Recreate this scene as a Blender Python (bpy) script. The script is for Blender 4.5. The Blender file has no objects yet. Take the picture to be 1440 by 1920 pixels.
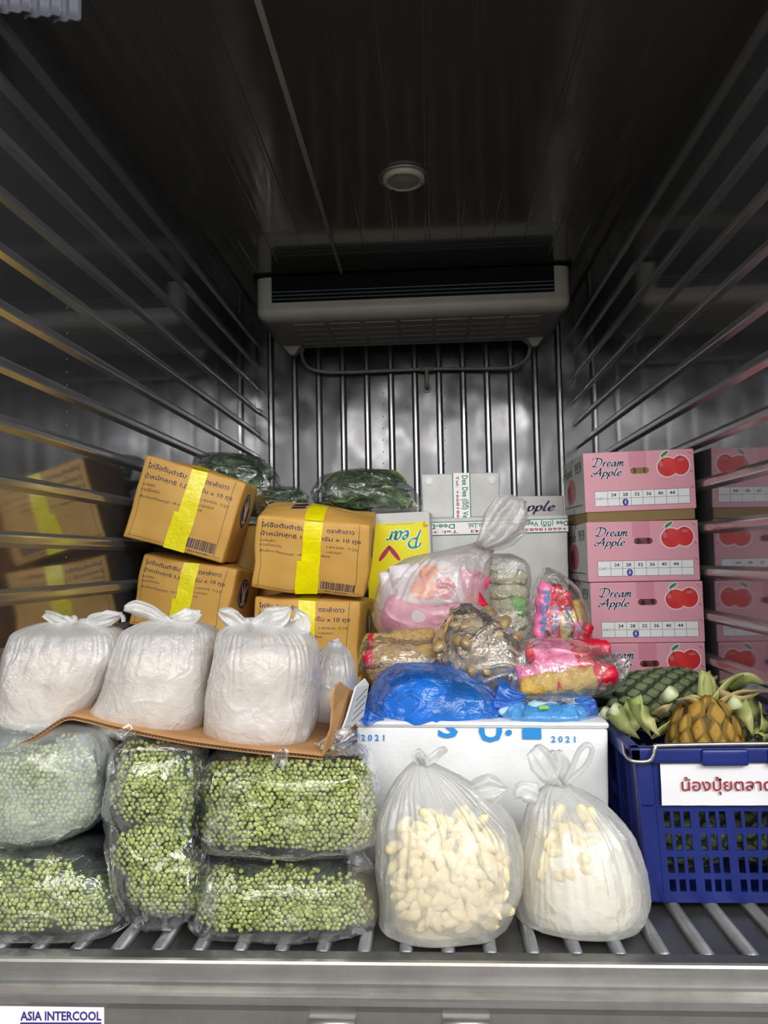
import bpy, math, random
import numpy as np
from mathutils import Matrix, Vector, Euler

random.seed(7)
RNG = np.random.default_rng(7)
SC = bpy.context.scene
COL = SC.collection
D2R = math.pi / 180

# ------------------------------------------------------------------ camera
F_PX, PCX, PCY = 1442.0, 720.0, 960.0
CAM_LOC = np.array([0.0, -1.2855, 0.65])
_R = (Matrix.Rotation(3.3074 * D2R, 3, 'Z') @ Matrix.Rotation(93.4678 * D2R, 3, 'X')
      @ Matrix.Rotation(-1.1645 * D2R, 3, 'Z'))
CAM_R = np.array(_R)
cam_data = bpy.data.cameras.new('camera')
cam_data.sensor_fit = 'HORIZONTAL'
cam_data.sensor_width = 36.0
cam_data.lens = 36.0 * F_PX / 1440.0
cam_data.clip_start = 0.05
cam = bpy.data.objects.new('camera', cam_data)
COL.objects.link(cam)
cam.matrix_world = Matrix.Translation(CAM_LOC) @ _R.to_4x4()
SC.camera = cam

# ------------------------------------------------------------------ world, lamps, exposure
SC.view_settings.view_transform = 'Standard'
SC.view_settings.look = 'None'
SC.view_settings.gamma = 1.0
SC.view_settings.use_curve_mapping = False
SC.view_settings.exposure = -0.03
SC.cycles.transparent_max_bounces = 40
SC.cycles.max_bounces = 14
SC.cycles.glossy_bounces = 8
SC.cycles.sample_clamp_indirect = 6.0
SC.cycles.caustics_reflective = False
world = bpy.data.worlds.new('world')
SC.world = world
world.use_nodes = True
world.node_tree.nodes['Background'].inputs[0].default_value = (0.88, 0.94, 1.0, 1)
world.node_tree.nodes['Background'].inputs[1].default_value = 0.45


def area_lamp(name, loc, target, sx, sy, power, color):
    li = bpy.data.lights.new(name, 'AREA')
    li.shape = 'RECTANGLE'
    li.size, li.size_y, li.energy, li.color = sx, sy, power, color
    o = bpy.data.objects.new(name, li)
    COL.objects.link(o)
    o.location = loc
    o.rotation_euler = (Vector(target) - Vector(loc)).to_track_quat('-Z', 'Y').to_euler()
    return o


# market tube lamps hanging outside, behind and above the open rear doors
area_lamp('market_lamp', (-1.5, -3.6, 2.9), (-0.3, 0.6, 0.3), 2.6, 1.4, 85, (1.0, 0.97, 0.92))
area_lamp('market_lamp', (1.7, -3.6, 2.9), (0.2, 0.6, 0.3), 2.6, 1.4, 130, (1.0, 0.97, 0.92))
# a cool lamp outside to the right, shining in across the opening
area_lamp('market_lamp', (2.3, -1.9, 2.0), (-0.9, 0.7, 1.2), 0.8, 0.8, 36, (0.74, 0.84, 1.0))
# wide unseen light added far back to reach the cooling unit's front
area_lamp('added_far_light', (0.2, -8.0, 2.6), (0.0, 0.5, 0.8), 9.0, 3.0, 200, (1.0, 0.97, 0.93))


# ------------------------------------------------------------------ projection helpers
def at(px, py, Y):
    v = CAM_R @ np.array([(px - PCX) / F_PX, -(py - PCY) / F_PX, -1.0])
    return CAM_LOC + v * ((Y - CAM_LOC[1]) / v[1])


def atz(px, py, Z):
    v = CAM_R @ np.array([(px - PCX) / F_PX, -(py - PCY) / F_PX, -1.0])
    return CAM_LOC + v * ((Z - CAM_LOC[2]) / v[2])


# ------------------------------------------------------------------ materials
def lin(c):
    if isinstance(c, str):
        c = c.lstrip('#')
        c = [int(c[i:i + 2], 16) / 255 for i in (0, 2, 4)]
        c = [x / 12.92 if x <= 0.04045 else ((x + 0.055) / 1.055) ** 2.4 for x in c]
    return (*c, 1.0)


class NT:
    def __init__(self, name):
        self.m = bpy.data.materials.new(name)
        self.m.use_nodes = True
        self.t = self.m.node_tree
        self.t.nodes.clear()
        self.out = self.n('ShaderNodeOutputMaterial')

    def n(self, kind, **kw):
        o = self.t.nodes.new(kind)
        for k, v in kw.items():
            setattr(o, k, v)
        return o

    def l(self, a, b):
        self.t.links.new(a, b)

    def coord(self, scale=(1, 1, 1)):
        tc = self.n('ShaderNodeTexCoord')
        mp = self.n('ShaderNodeMapping')
        mp.inputs['Scale'].default_value = scale
        self.l(tc.outputs['Object'], mp.inputs['Vector'])
        return mp.outputs['Vector']

    def noise(self, vec, scale, detail=3.0, rough=0.55, dist=0.0):
        o = self.n('ShaderNodeTexNoise')
        o.inputs['Scale'].default_value = scale
        o.inputs['Detail'].default_value = detail
        o.inputs['Roughness'].default_value = rough
        o.inputs['Distortion'].default_value = dist
        self.l(vec, o.inputs['Vector'])
        return o.outputs['Fac']

    def rng(self, v, a, b, c, d):
        o = self.n('ShaderNodeMapRange')
        o.clamp = True
        for i, x in enumerate((a, b, c, d)):
            o.inputs[i + 1].default_value = x
        self.l(v, o.inputs[0])
        return o.outputs[0]

    def mixc(self, fac, a, b):
        o = self.n('ShaderNodeMix', data_type='RGBA')
        self.l(fac, o.inputs[0])
        for s, v in ((o.inputs[6], a), (o.inputs[7], b)):
            if isinstance(v, tuple):
                s.default_value = v
            else:
                self.l(v, s)
        return o.outputs[2]

    def bump(self, h, strength, dist=0.01):
        o = self.n('ShaderNodeBump')
        o.inputs['Strength'].default_value = strength
        o.inputs['Distance'].default_value = dist
        self.l(h, o.inputs['Height'])
        return o.outputs['Normal']

    def math(self, op, a, b):
        o = self.n('ShaderNodeMath', operation=op)
        for i, v in enumerate((a, b)):
            if isinstance(v, (int, float)):
                o.inputs[i].default_value = v
            else:
                self.l(v, o.inputs[i])
        return o.outputs[0]


MATS = {}


def solid(name, col, rough=0.5, metal=0.0, var=0.0, vscale=12.0, bump=0.0, bscale=40.0, col2=None,
          stretch=(1, 1, 1), spec=0.5, coat=0.0, sss=0.0, bdist=0.01):
    if name in MATS:
        return MATS[name]
    t = NT(name)
    b = t.n('ShaderNodeBsdfPrincipled')
    c = lin(col)
    b.inputs['Roughness'].default_value = rough
    b.inputs['Metallic'].default_value = metal
    b.inputs['Specular IOR Level'].default_value = spec
    b.inputs['Coat Weight'].default_value = coat
    if sss:
        b.inputs['Subsurface Weight'].default_value = sss
        b.inputs['Subsurface Radius'].default_value = (0.02, 0.018, 0.014)
    vec = t.coord(stretch)
    if col2 is not None or var:
        c2 = lin(col2) if col2 is not None else tuple(x * (1 - var) for x in c[:3]) + (1.0,)
        f = t.rng(t.noise(vec, vscale, 4.0), 0.35, 0.65, 0, 1)
        t.l(t.mixc(f, c, c2), b.inputs['Base Color'])
    else:
        b.inputs['Base Color'].default_value = c
    if bump:
        t.l(t.bump(t.noise(vec, bscale, 4.0), bump, bdist), b.inputs['Normal'])
    t.l(b.outputs[0], t.out.inputs[0])
    MATS[name] = t.m
    return t.m


def steel(name, col, rough, wave=0.02, wscale=2.5, stretch=(1, 1, 1), smudge=0.12, dirt=None, grain=0.3):
    t = NT(name)
    b = t.n('ShaderNodeBsdfPrincipled')
    vec = t.coord(stretch)
    b.inputs['Metallic'].default_value = 1.0
    n1 = t.noise(vec, 3.0, 5.0, 0.6)
    t.l(t.rng(n1, 0.3, 0.75, max(rough - smudge * 0.5, 0.03), rough + smudge), b.inputs['Roughness'])
    c = lin(col)
    if dirt:
        f = t.rng(t.noise(t.coord((1, 1, 1)), 9.0, 6.0, 0.65), 0.45, 0.7, 0, 1)
        t.l(t.mixc(f, c, lin(dirt)), b.inputs['Base Color'])
    else:
        b.inputs['Base Color'].default_value = c
    h = t.noise(vec, wscale, 1.5, 0.4)
    t.l(t.bump(h, wave, 0.1), b.inputs['Normal'])
    g = t.n('ShaderNodeBsdfGlossy')          # the brushed grain scatters part of the light widely
    g.inputs['Color'].default_value = tuple(x * 0.9 for x in c[:3]) + (1.0,)
    g.inputs['Roughness'].default_value = 0.72
    mx = t.n('ShaderNodeMixShader')
    mx.inputs[0].default_value = grain
    t.l(b.outputs[0], mx.inputs[1])
    t.l(g.outputs[0], mx.inputs[2])
    t.l(mx.outputs[0], t.out.inputs[0])
    return t.m


def film(name, tint=(1, 1, 1), body=(0.9, 0.9, 0.9), haze=0.06, haze_var=0.12, rough=0.12, bump=0.5, bscale=30.0,
         stretch=(1, 1, 1), edge=0.5, translucent=0.0, gloss=0.7):
    """thin plastic film: see-through, with glossy creases and a cloudy share"""
    t = NT(name)
    vec = t.coord(stretch)
    crease = t.noise(vec, bscale, 3.0, 0.6, 1.2)
    nrm = t.bump(crease, bump, 0.006)
    tr = t.n('ShaderNodeBsdfTransparent')
    tr.inputs[0].default_value = (*tint, 1)
    gl = t.n('ShaderNodeBsdfGlossy')
    gl.inputs['Color'].default_value = (1, 1, 1, 1)
    gl.inputs['Roughness'].default_value = rough
    t.l(nrm, gl.inputs['Normal'])
    df = t.n('ShaderNodeBsdfDiffuse')
    df.inputs['Color'].default_value = (*body, 1)
    t.l(nrm, df.inputs['Normal'])
    cloud = df.outputs[0]
    if translucent:
        tl = t.n('ShaderNodeBsdfTranslucent')
        tl.inputs['Color'].default_value = (*body, 1)
        m0 = t.n('ShaderNodeMixShader')
        m0.inputs[0].default_value = translucent
        t.l(df.outputs[0], m0.inputs[1])
        t.l(tl.outputs[0], m0.inputs[2])
        cloud = m0.outputs[0]
    lw = t.n('ShaderNodeLayerWeight')
    lw.inputs['Blend'].default_value = 0.35
    t.l(nrm, lw.inputs['Normal'])
    hz = t.rng(t.noise(vec, 9.0, 3.0, 0.6), 0.35, 0.7, haze, haze + haze_var)
    hz = t.math('ADD', hz, t.math('MULTIPLY', lw.outputs['Facing'], edge * 0.22))
    m1 = t.n('ShaderNodeMixShader')
    t.l(hz, m1.inputs[0])
    t.l(tr.outputs[0], m1.inputs[1])
    t.l(cloud, m1.inputs[2])
    fr = t.math('ADD', t.math('MULTIPLY', lw.outputs['Fresnel'], edge), 0.035)
    m2 = t.n('ShaderNodeMixShader')
    t.l(t.math('MULTIPLY', fr, gloss), m2.inputs[0])
    t.l(m1.outputs[0], m2.inputs[1])
    t.l(gl.outputs[0], m2.inputs[2])
    t.l(m2.outputs[0], t.out.inputs[0])
    return t.m


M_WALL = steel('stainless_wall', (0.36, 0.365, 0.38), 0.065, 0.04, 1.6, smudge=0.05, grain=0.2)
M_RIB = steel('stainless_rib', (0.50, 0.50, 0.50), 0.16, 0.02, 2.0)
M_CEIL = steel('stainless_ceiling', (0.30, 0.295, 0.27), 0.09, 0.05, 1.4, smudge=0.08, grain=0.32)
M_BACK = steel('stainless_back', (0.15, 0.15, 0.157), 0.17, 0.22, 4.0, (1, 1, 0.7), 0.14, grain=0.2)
M_SILL = steel('brushed_sill', (0.43, 0.415, 0.395), 0.30, 0.03, 6.0, (0.6, 8, 8), 0.15, dirt=(0.30, 0.285, 0.265))
M_FLOOR = steel('aluminium_floor', (0.25, 0.25, 0.25), 0.36, 0.04, 8.0, (4, 1, 4), 0.2, dirt=(0.13, 0.125, 0.12))
M_CREAM = solid('cream_plastic', '#d6d2c2', 0.4, var=0.12, vscale=5)
M_BLACK = solid('black_grille', (0.004, 0.005, 0.007), 0.7, spec=0.15)
M_FIN = solid('fin_blue', (0.20, 0.25, 0.32), 0.35, 0.2)
M_PVC = solid('grey_pvc', '#a8a49c', 0.4, var=0.2)
M_GROUND = solid('concrete_ground', '#8f8c86', 0.8, var=0.25, vscale=3)
M_CARTON = solid('tan_carton', '#d2a353', 0.55, col2='#c79646', vscale=7, bump=0.12, bscale=22, stretch=(1, 1, 0.35))
M_KRAFT = solid('kraft_board', '#b5895a', 0.75, col2='#a5774a', vscale=9, bump=0.1, bscale=60)
M_KRAFT_D = solid('kraft_flute', '#8a6a48', 0.8)
M_TAPE = solid('yellow_tape', '#f4e800', 0.22, col2='#ecdc10', vscale=20, bump=0.25, bscale=60, coat=0.3)
M_NAVY = solid('navy_ink', '#1b1f4e', 0.6)
M_DARK = solid('dark_ink', '#2a211c', 0.6)
M_STAMP = solid('faded_ink', '#6b532e', 0.6)
M_EMB = solid('emblem_blue', '#1c2a66', 0.5)
M_GOLD = solid('emblem_gold', '#d8b67a', 0.5)
M_PINK = solid('pink_card', '#e3a3b3', 0.42, col2='#dd9cac', vscale=5, bump=0.04, bscale=30)
M_PINK2 = solid('pink_tape', '#d68a9f', 0.3)
M_WCARD = solid('white_card', '#c9c8c6', 0.55, var=0.08)
M_WHITE = solid('white_print', '#efeff2', 0.5)
M_RED = solid('apple_red', '#cf2027', 0.45, col2='#dd3b36', vscale=25)
M_REDD = solid('apple_dull_red', '#c26a72', 0.5)
M_LEAFP = solid('print_green', '#2f8a45', 0.5)
M_HOLETAN = solid('hole_tan', '#8a7448', 0.7)
M_HOLE = solid('hole_dark', '#4a1622', 0.35, col2='#7a3c46', vscale=60)
M_BLUEST = solid('stamp_blue', '#2b2f9c', 0.6)
M_GRID = solid('grid_line', '#55596a', 0.6)
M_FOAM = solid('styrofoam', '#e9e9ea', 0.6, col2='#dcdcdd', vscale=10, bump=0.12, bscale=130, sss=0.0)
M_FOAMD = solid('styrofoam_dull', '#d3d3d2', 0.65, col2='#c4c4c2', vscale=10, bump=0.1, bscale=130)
M_CYAN = solid('print_blue', '#1f86cf', 0.5)
M_GREENP = solid('tape_green', '#1f7a55', 0.5)
M_MAG = solid('tape_magenta', '#b0204a', 0.5)
M_YELP = solid('pear_yellow', '#e3d800', 0.4)
M_TEAL = solid('pear_teal', '#178f78', 0.45)
M_CRATE = solid('crate_blue', '#182870', 0.33, col2='#142160', vscale=4, bump=0.03, bscale=25)
M_ZINC = solid('zinc_rod', (0.62, 0.60, 0.55), 0.28, 1.0)
M_PAPER = solid('paper_label', '#e4e2e4', 0.35, bump=0.08, bscale=18, coat=0.4)
M_MAROON = solid('maroon_ink', '#8f2a34', 0.5)
M_PURPLE = solid('purple_ink', '#3a2a7c', 0.5)
M_LAMPG = solid('lamp_lens', '#a6a49c', 0.35, bump=0.5, bscale=180)
M_TIE = solid('frost_white', '#f2f1ee', 0.4)
M_LATCH = steel('latch_steel', (0.42, 0.41, 0.39), 0.38, 0.02, 5.0)


# ------------------------------------------------------------------ mesh helpers
WM = {}      # world matrix of every parent empty / object


def link(o, parent=None):
    COL.objects.link(o)
    if parent is not None:
        o.parent = parent
    return o


def make_mesh(name, V, Fc, mat, smooth=True):
    me = bpy.data.meshes.new(name)
    me.from_pydata(np.asarray(V, float).tolist(), [], [tuple(int(i) for i in f) for f in Fc])
    if mat is not None:
        for m in (mat if isinstance(mat, (list, tuple)) else [mat]):
            me.materials.append(m)
    if smooth and len(me.polygons):
        me.polygons.foreach_set('use_smooth', [True] * len(me.polygons))
    me.update()
    return me


def tag(o, label=None, cat=None, group=None, kind=None):
    if label:
        o['label'] = label
    if cat:
        o['category'] = cat
    if group:
        o['group'] = group
    if kind:
        o['kind'] = kind
    return o


def thing(name, label, cat, loc=(0, 0, 0), rot=None, group=None):
    o = bpy.data.objects.new(name, None)
    o.empty_display_size = 0.05
    M = Matrix.Translation(Vector([float(c) for c in loc]))
    if rot is not None:
        M = M @ (rot if isinstance(rot, Matrix) else Euler(rot).to_matrix()).to_4x4()
    o.matrix_world = M
    WM[o.name] = M
    link(o)
    WM[o.name] = M
    return tag(o, label, cat, group)


def to_local(V, parent):
    M = np.array(WM[parent.name].inverted())
    V = np.asarray(V, float)
    return V @ M[:3, :3].T + M[:3, 3]


def part(name, V, Fc, mat, parent, smooth=True, world=True, label=None, kind=None):
    V = np.asarray(V, float)
    if world:
        V = to_local(V, parent)
    o = bpy.data.objects.new(name, make_mesh(name, V, Fc, mat, smooth))
    link(o, parent)
    WM[o.name] = WM[parent.name]
    return tag(o, label, kind=kind)


def single(name, V, Fc, mat, label=None, cat=None, group=None, kind=None, smooth=True):
    """a top-level thing that is one mesh, its origin at its base centre"""
    V = np.asarray(V, float)
    c = np.array([(V[:, 0].min() + V[:, 0].max()) / 2, (V[:, 1].min() + V[:, 1].max()) / 2, V[:, 2].min()])
    o = bpy.data.objects.new(name, make_mesh(name, V - c, Fc, mat, smooth))
    o.matrix_world = Matrix.Translation(Vector(c.tolist()))
    link(o)
    WM[o.name] = Matrix.Translation(Vector(c.tolist()))
    return tag(o, label, cat, group, kind)


def merge(parts):
    Vs, Fs, k = [], [], 0
    for V, Fc in parts:
        Vs.append(np.asarray(V, float))
        Fs += [tuple(i + k for i in f) for f in Fc]
        k += len(V)
    return np.concatenate(Vs), Fs


def box(x0, x1, y0, y1, z0, z1):
    V = [(x, y, z) for x in (x0, x1) for y in (y0, y1) for z in (z0, z1)]
    Fc = [(0, 1, 3, 2), (4, 6, 7, 5), (0, 4, 5, 1), (2, 3, 7, 6), (0, 2, 6, 4), (1, 5, 7, 3)]
    return np.array(V, float), Fc


def grid_faces(nu, nv, wrap_u=False):
    Fc = []
    for j in range(nv - 1):
        for i in range(nu if wrap_u else nu - 1):
            a = j * nu + i
            b = j * nu + (i + 1) % nu
            Fc.append((a, b, b + nu, a + nu))
    return Fc


def rbox(w, d, h, r=0.006, n=14):
    """rounded box centred on the origin, subdivided so that it can be dented"""
    s = np.array([w, d, h]) / 2

    def axis(hs):
        e = r * np.array([0, 0.4, 1.0])
        return np.concatenate([-hs + e, np.linspace(-hs + r, hs - r, n)[1:-1], (hs - e)[::-1]])
    A = [axis(s[i]) for i in range(3)]
    Vs, Fs, k = [], [], 0
    for ax in range(3):
        u, v = (ax + 1) % 3, (ax + 2) % 3
        gu, gv = np.meshgrid(A[u], A[v])
        for sg in (-1, 1):
            P = np.zeros((gu.size, 3))
            P[:, u], P[:, v], P[:, ax] = gu.ravel(), gv.ravel(), sg * s[ax]
            Fc = grid_faces(len(A[u]), len(A[v]))
            if sg < 0:
                Fc = [f[::-1] for f in Fc]
            Vs.append(P)
            Fs += [tuple(i + k for i in f) for f in Fc]
            k += len(P)
    V = np.concatenate(Vs)
    inner = np.clip(V, -(s - r), s - r)
    dv = V - inner
    ln = np.linalg.norm(dv, axis=1, keepdims=True)
    V = np.where(ln > 1e-9, inner + dv / np.maximum(ln, 1e-9) * r, V)
    key, idx, inv = np.unique(np.round(V, 6), axis=0, return_index=True, return_inverse=True)
    inv = inv.ravel()
    return V[idx], [tuple(inv[i] for i in f) for f in Fs]


def tube(pts, rad, n=10, closed_ends=True):
    pts = np.asarray(pts, float)
    rad = np.broadcast_to(np.asarray(rad, float), (len(pts),))
    T = np.gradient(pts, axis=0)
    T /= np.linalg.norm(T, axis=1, keepdims=True) + 1e-12
    up = np.array([0, 0, 1.0]) if abs(T[0][2]) < 0.9 else np.array([1.0, 0, 0])
    Nn = np.cross(T[0], up)
    Nn /= np.linalg.norm(Nn)
    V = []
    for i in range(len(pts)):
        Nn = Nn - T[i] * np.dot(Nn, T[i])
        Nn /= np.linalg.norm(Nn) + 1e-12
        B = np.cross(T[i], Nn)
        a = np.linspace(0, 2 * np.pi, n, endpoint=False)
        V.append(pts[i] + rad[i] * (np.cos(a)[:, None] * Nn + np.sin(a)[:, None] * B))
    Fc = grid_faces(n, len(pts), True)
    if closed_ends:
        Fc.append(tuple(range(n))[::-1])
        Fc.append(tuple((len(pts) - 1) * n + i for i in range(n)))
    return np.concatenate(V), Fc


def spline(P, n):
    """Catmull-Rom through the points"""
    P = np.asarray(P, float)
    Q = np.vstack([2 * P[0] - P[1], P, 2 * P[-1] - P[-2]])
    t = np.linspace(0, len(P) - 1 - 1e-9, n)
    i = t.astype(int)
    u = (t - i)[:, None]
    p0, p1, p2, p3 = Q[i], Q[i + 1], Q[i + 2], Q[i + 3]
    return 0.5 * (2 * p1 + (p2 - p0) * u + (2 * p0 - 5 * p1 + 4 * p2 - p3) * u ** 2 + (3 * p1 - p0 - 3 * p2 + p3) * u ** 3)


_PERM = np.random.default_rng(3).permutation(512)
_PERM = np.concatenate([_PERM, _PERM, _PERM])
_GR = np.random.default_rng(5).normal(size=(512, 3))
_GR /= np.linalg.norm(_GR, axis=1, keepdims=True)


def pn(P, seed=0):
    """gradient noise, about -1..1"""
    P = np.asarray(P, float) + seed * 17.31
    I = np.floor(P).astype(int)
    f = P - I
    w = f * f * f * (f * (f * 6 - 15) + 10)
    r = 0
    for dx in (0, 1):
        for dy in (0, 1):
            for dz in (0, 1):
                h = _PERM[(_PERM[(_PERM[(I[:, 0] + dx) % 512] + I[:, 1] + dy) % 512] + I[:, 2] + dz) % 512]
                g = _GR[h]
                dot = g[:, 0] * (f[:, 0] - dx) + g[:, 1] * (f[:, 1] - dy) + g[:, 2] * (f[:, 2] - dz)
                ww = (w[:, 0] if dx else 1 - w[:, 0]) * (w[:, 1] if dy else 1 - w[:, 1]) * (w[:, 2] if dz else 1 - w[:, 2])
                r = r + ww * dot
    return r * 1.6


def ridge(P, seed=0):
    return 1 - np.abs(pn(P, seed)) * 2.2


# ------------------------------------------------------------------ print: text, strokes, shapes on a face
_TX = {}


def text2d(body, shear=0.0, bold=0.0):
    k = (body, shear, bold)
    if k not in _TX:
        cu = bpy.data.curves.new('t', 'FONT')
        cu.body, cu.size, cu.shear, cu.offset, cu.resolution_u = body, 1.0, shear, bold, 2
        ob = bpy.data.objects.new('t', cu)
        me = bpy.data.meshes.new_from_object(ob)
        V = np.empty(len(me.vertices) * 3)
        me.vertices.foreach_get('co', V)
        V = V.reshape(-1, 3)[:, :2]
        Fc = [tuple(p.vertices) for p in me.polygons]
        bpy.data.objects.remove(ob)
        bpy.data.curves.remove(cu)
        bpy.data.meshes.remove(me)
        _TX[k] = (V, Fc)
    return _TX[k]


def text_fit(body, x0, x1, base, height, shear=0.0, bold=0.0):
    """text from x0 to x1, digit height given, on the baseline"""
    V, Fc = text2d(body, shear, bold)
    V = V.copy()
    a, b = V[:, 0].min(), V[:, 0].max()
    V[:, 0] = x0 + (V[:, 0] - a) / (b - a) * (x1 - x0)
    V[:, 1] = base + V[:, 1] / 0.73 * height
    return V, Fc


def rect2(x0, x1, y0, y1, nx=1, ny=1):
    gx, gy = np.meshgrid(np.linspace(x0, x1, nx + 1), np.linspace(y0, y1, ny + 1))
    return np.stack([gx.ravel(), gy.ravel()], 1), grid_faces(nx + 1, ny + 1)


def ell2(cx, cy, rx, ry, n=28, rot=0.0, rings=3):
    V, Fc = [(cx, cy)], []
    c, s = math.cos(rot), math.sin(rot)
    for k in range(1, rings + 1):
        for i in range(n):
            a = 2 * math.pi * i / n
            x, y = rx * math.cos(a) * k / rings, ry * math.sin(a) * k / rings
            V.append((cx + c * x - s * y, cy + s * x + c * y))
    for i in range(n):
        Fc.append((0, 1 + i, 1 + (i + 1) % n))
    for k in range(rings - 1):
        for i in range(n):
            a, b = 1 + k * n + i, 1 + k * n + (i + 1) % n
            Fc.append((a, a + n, b + n, b))
    return np.array(V), Fc


def ring2(cx, cy, rx, ry, t, n=32):
    V, Fc = [], []
    for i in range(n):
        a = 2 * math.pi * i / n
        for q in (0, t):
            V.append((cx + (rx - q) * math.cos(a), cy + (ry - q) * math.sin(a)))
    for i in range(n):
        j = (i + 1) % n
        Fc.append((2 * i, 2 * j, 2 * j + 1, 2 * i + 1))
    return np.array(V), Fc


def poly2(P):
    return np.array(P, float), [tuple(range(len(P)))]


def stroke2(P, w, nib=0.6, thin=0.3, n=24):
    """a pen stroke with a slanted flat nib"""
    Q = spline(P, n)
    T = np.gradient(Q, axis=0)
    T /= np.linalg.norm(T, axis=1, keepdims=True) + 1e-9
    N = np.stack([-T[:, 1], T[:, 0]], 1)
    nv = np.array([math.cos(nib), math.sin(nib)])
    ww = w * (thin + (1 - thin) * np.abs(T[:, 0] * nv[1] - T[:, 1] * nv[0]))[:, None] / 2
    V = np.empty((2 * n, 2))
    V[0::2], V[1::2] = Q + N * ww, Q - N * ww
    return V, [(2 * i, 2 * i + 1, 2 * i + 3, 2 * i + 2) for i in range(n - 1)]


GLYPH = {
    'D': (0.95, [[(.42, .96), (.36, .5), (.22, .04)], [(.02, .78), (.12, .98), (.5, 1.0), (.84, .78), (.82, .35), (.5, .04), (.22, .0), (.02, .12)]]),
    'r': (0.36, [[(.12, .5), (.04, 0)], [(.06, .2), (.2, .46), (.34, .46)]]),
    'e': (0.42, [[(.06, .24), (.26, .29), (.32, .42), (.2, .5), (.07, .34), (.05, .12), (.16, 0), (.38, .12)]]),
    'a': (0.50, [[(.34, .42), (.22, .5), (.06, .3), (.03, .1), (.12, .0), (.28, .14), (.37, .48)], [(.37, .5), (.31, .12), (.37, 0), (.48, .1)]]),
    'm': (0.70, [[(.1, .5), (.02, 0)], [(.05, .2), (.2, .48), (.28, .42), (.22, 0)], [(.25, .2), (.42, .48), (.5, .42), (.45, .1), (.52, 0), (.64, .1)]]),
    'A': (0.80, [[(-.08, .18), (-.02, .02), (.16, .12), (.4, .6), (.62, 1.0)], [(.62, 1.0), (.6, .5), (.64, .02)], [(.0, .42), (.3, .34), (.72, .4)]]),
    'p': (0.44, [[(.12, .5), (-.04, -.36)], [(.06, .3), (.2, .5), (.35, .42), (.32, .14), (.18, 0), (.04, .1)]]),
    'l': (0.28, [[(.26, 1.0), (.12, .5), (.06, .14), (.12, 0), (.26, .1)]]),
    'P': (0.80, [[(.36, .98), (.3, .5), (.14, 0)], [(.06, .74), (.2, .98), (.6, 1.0), (.76, .76), (.6, .5), (.28, .46)]]),
}


def script_word(word, x0, x1, base, height, w=0.13, grow=0.0):
    out, x = [], 0.0
    for ch in word:
        adv, st = GLYPH[ch]
        for s in st:
            out.append(stroke2([(x + a + 0.12 * b, b) for a, b in s], w + grow, thin=0.3 + grow * 1.5))
        x += adv
    V, Fc = merge([(np.c_[v, np.zeros(len(v))], f) for v, f in out])
    V = V[:, :2].copy()
    V[:, 0] = x0 + V[:, 0] / x * (x1 - x0)
    V[:, 1] = base + V[:, 1] * height
    return V, Fc


class Face:
    """a flat print area on a box: origin, two axes, outward normal, and the warp of the box surface"""

    def __init__(self, parent, O, U, W, warp=None):
        self.p, self.O = parent, np.asarray(O, float)
        self.U, self.W = np.asarray(U, float), np.asarray(W, float)
        self.N = np.cross(self.U, self.W)
        self.warp = warp

    def put(self, name, shapes, mat, lift=0.0006, label=None, parent=None):
        if name in ('cut_off_letters', 'tape_text', 'gloss', 'stalk', 'tick', 'apple_outline', 'tape_border', 'slot_notch', 'side_apple', 'crease') and len(shapes) > 1:
            return [self.put(name, [q], mat, lift, label, parent) for q in shapes][0]
        V, Fc = merge([(np.c_[v, np.zeros(len(v))], f) for v, f in shapes])
        P = self.O + V[:, :1] * self.U + V[:, 1:2] * self.W
        if self.warp is not None:
            P = self.warp(P)
        P = P + self.N * lift
        return part(name, P, Fc, mat, parent or self.p, False, False, label)

# ================================================================== THE SETTING
XL, XR, LEN, ZC = -0.921, 0.799, 2.803, 1.945


def structure(name, V, Fc, mat, smooth=False):
    return single(name, V, Fc, mat, kind='structure', smooth=smooth)


def hat(w, t, p):
    """cross-section of a pressed rib: (along the wall, out of the wall)"""
    return [(-w / 2, -0.001), (-w / 2, 0.0), (-t / 2 - 0.002, p * 0.92), (-t / 2 + 0.002, p), (t / 2 - 0.002, p),
            (t / 2 + 0.002, p * 0.92), (w / 2, 0.0), (w / 2, -0.001)]


def extrude(profile, a, b):
    """profile: 3-D points; extruded from offset a to offset b"""
    P = np.asarray(profile, float)
    n = len(P)
    V = np.concatenate([P + a, P + b])
    Fc = [(i, (i + 1) % n, n + (i + 1) % n, n + i) for i in range(n)]
    Fc += [tuple(range(n))[::-1], tuple(range(n, 2 * n))]
    return V, Fc


wall_left = structure('wall_left', *box(XL - 0.08, XL, 0, LEN + 0.08, -0.02, ZC + 0.08), M_WALL)
wall_right = structure('wall_right', *box(XR, XR + 0.08, 0, LEN + 0.08, -0.02, ZC + 0.08), M_WALL)
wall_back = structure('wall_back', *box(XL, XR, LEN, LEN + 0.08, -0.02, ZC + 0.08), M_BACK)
ceiling = structure('ceiling', *box(XL, XR, 0, LEN, ZC, ZC + 0.08), M_CEIL)
floor = structure('floor', *box(XL, XR, 0.035, LEN, -0.06, -0.016), M_FLOOR)

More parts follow.
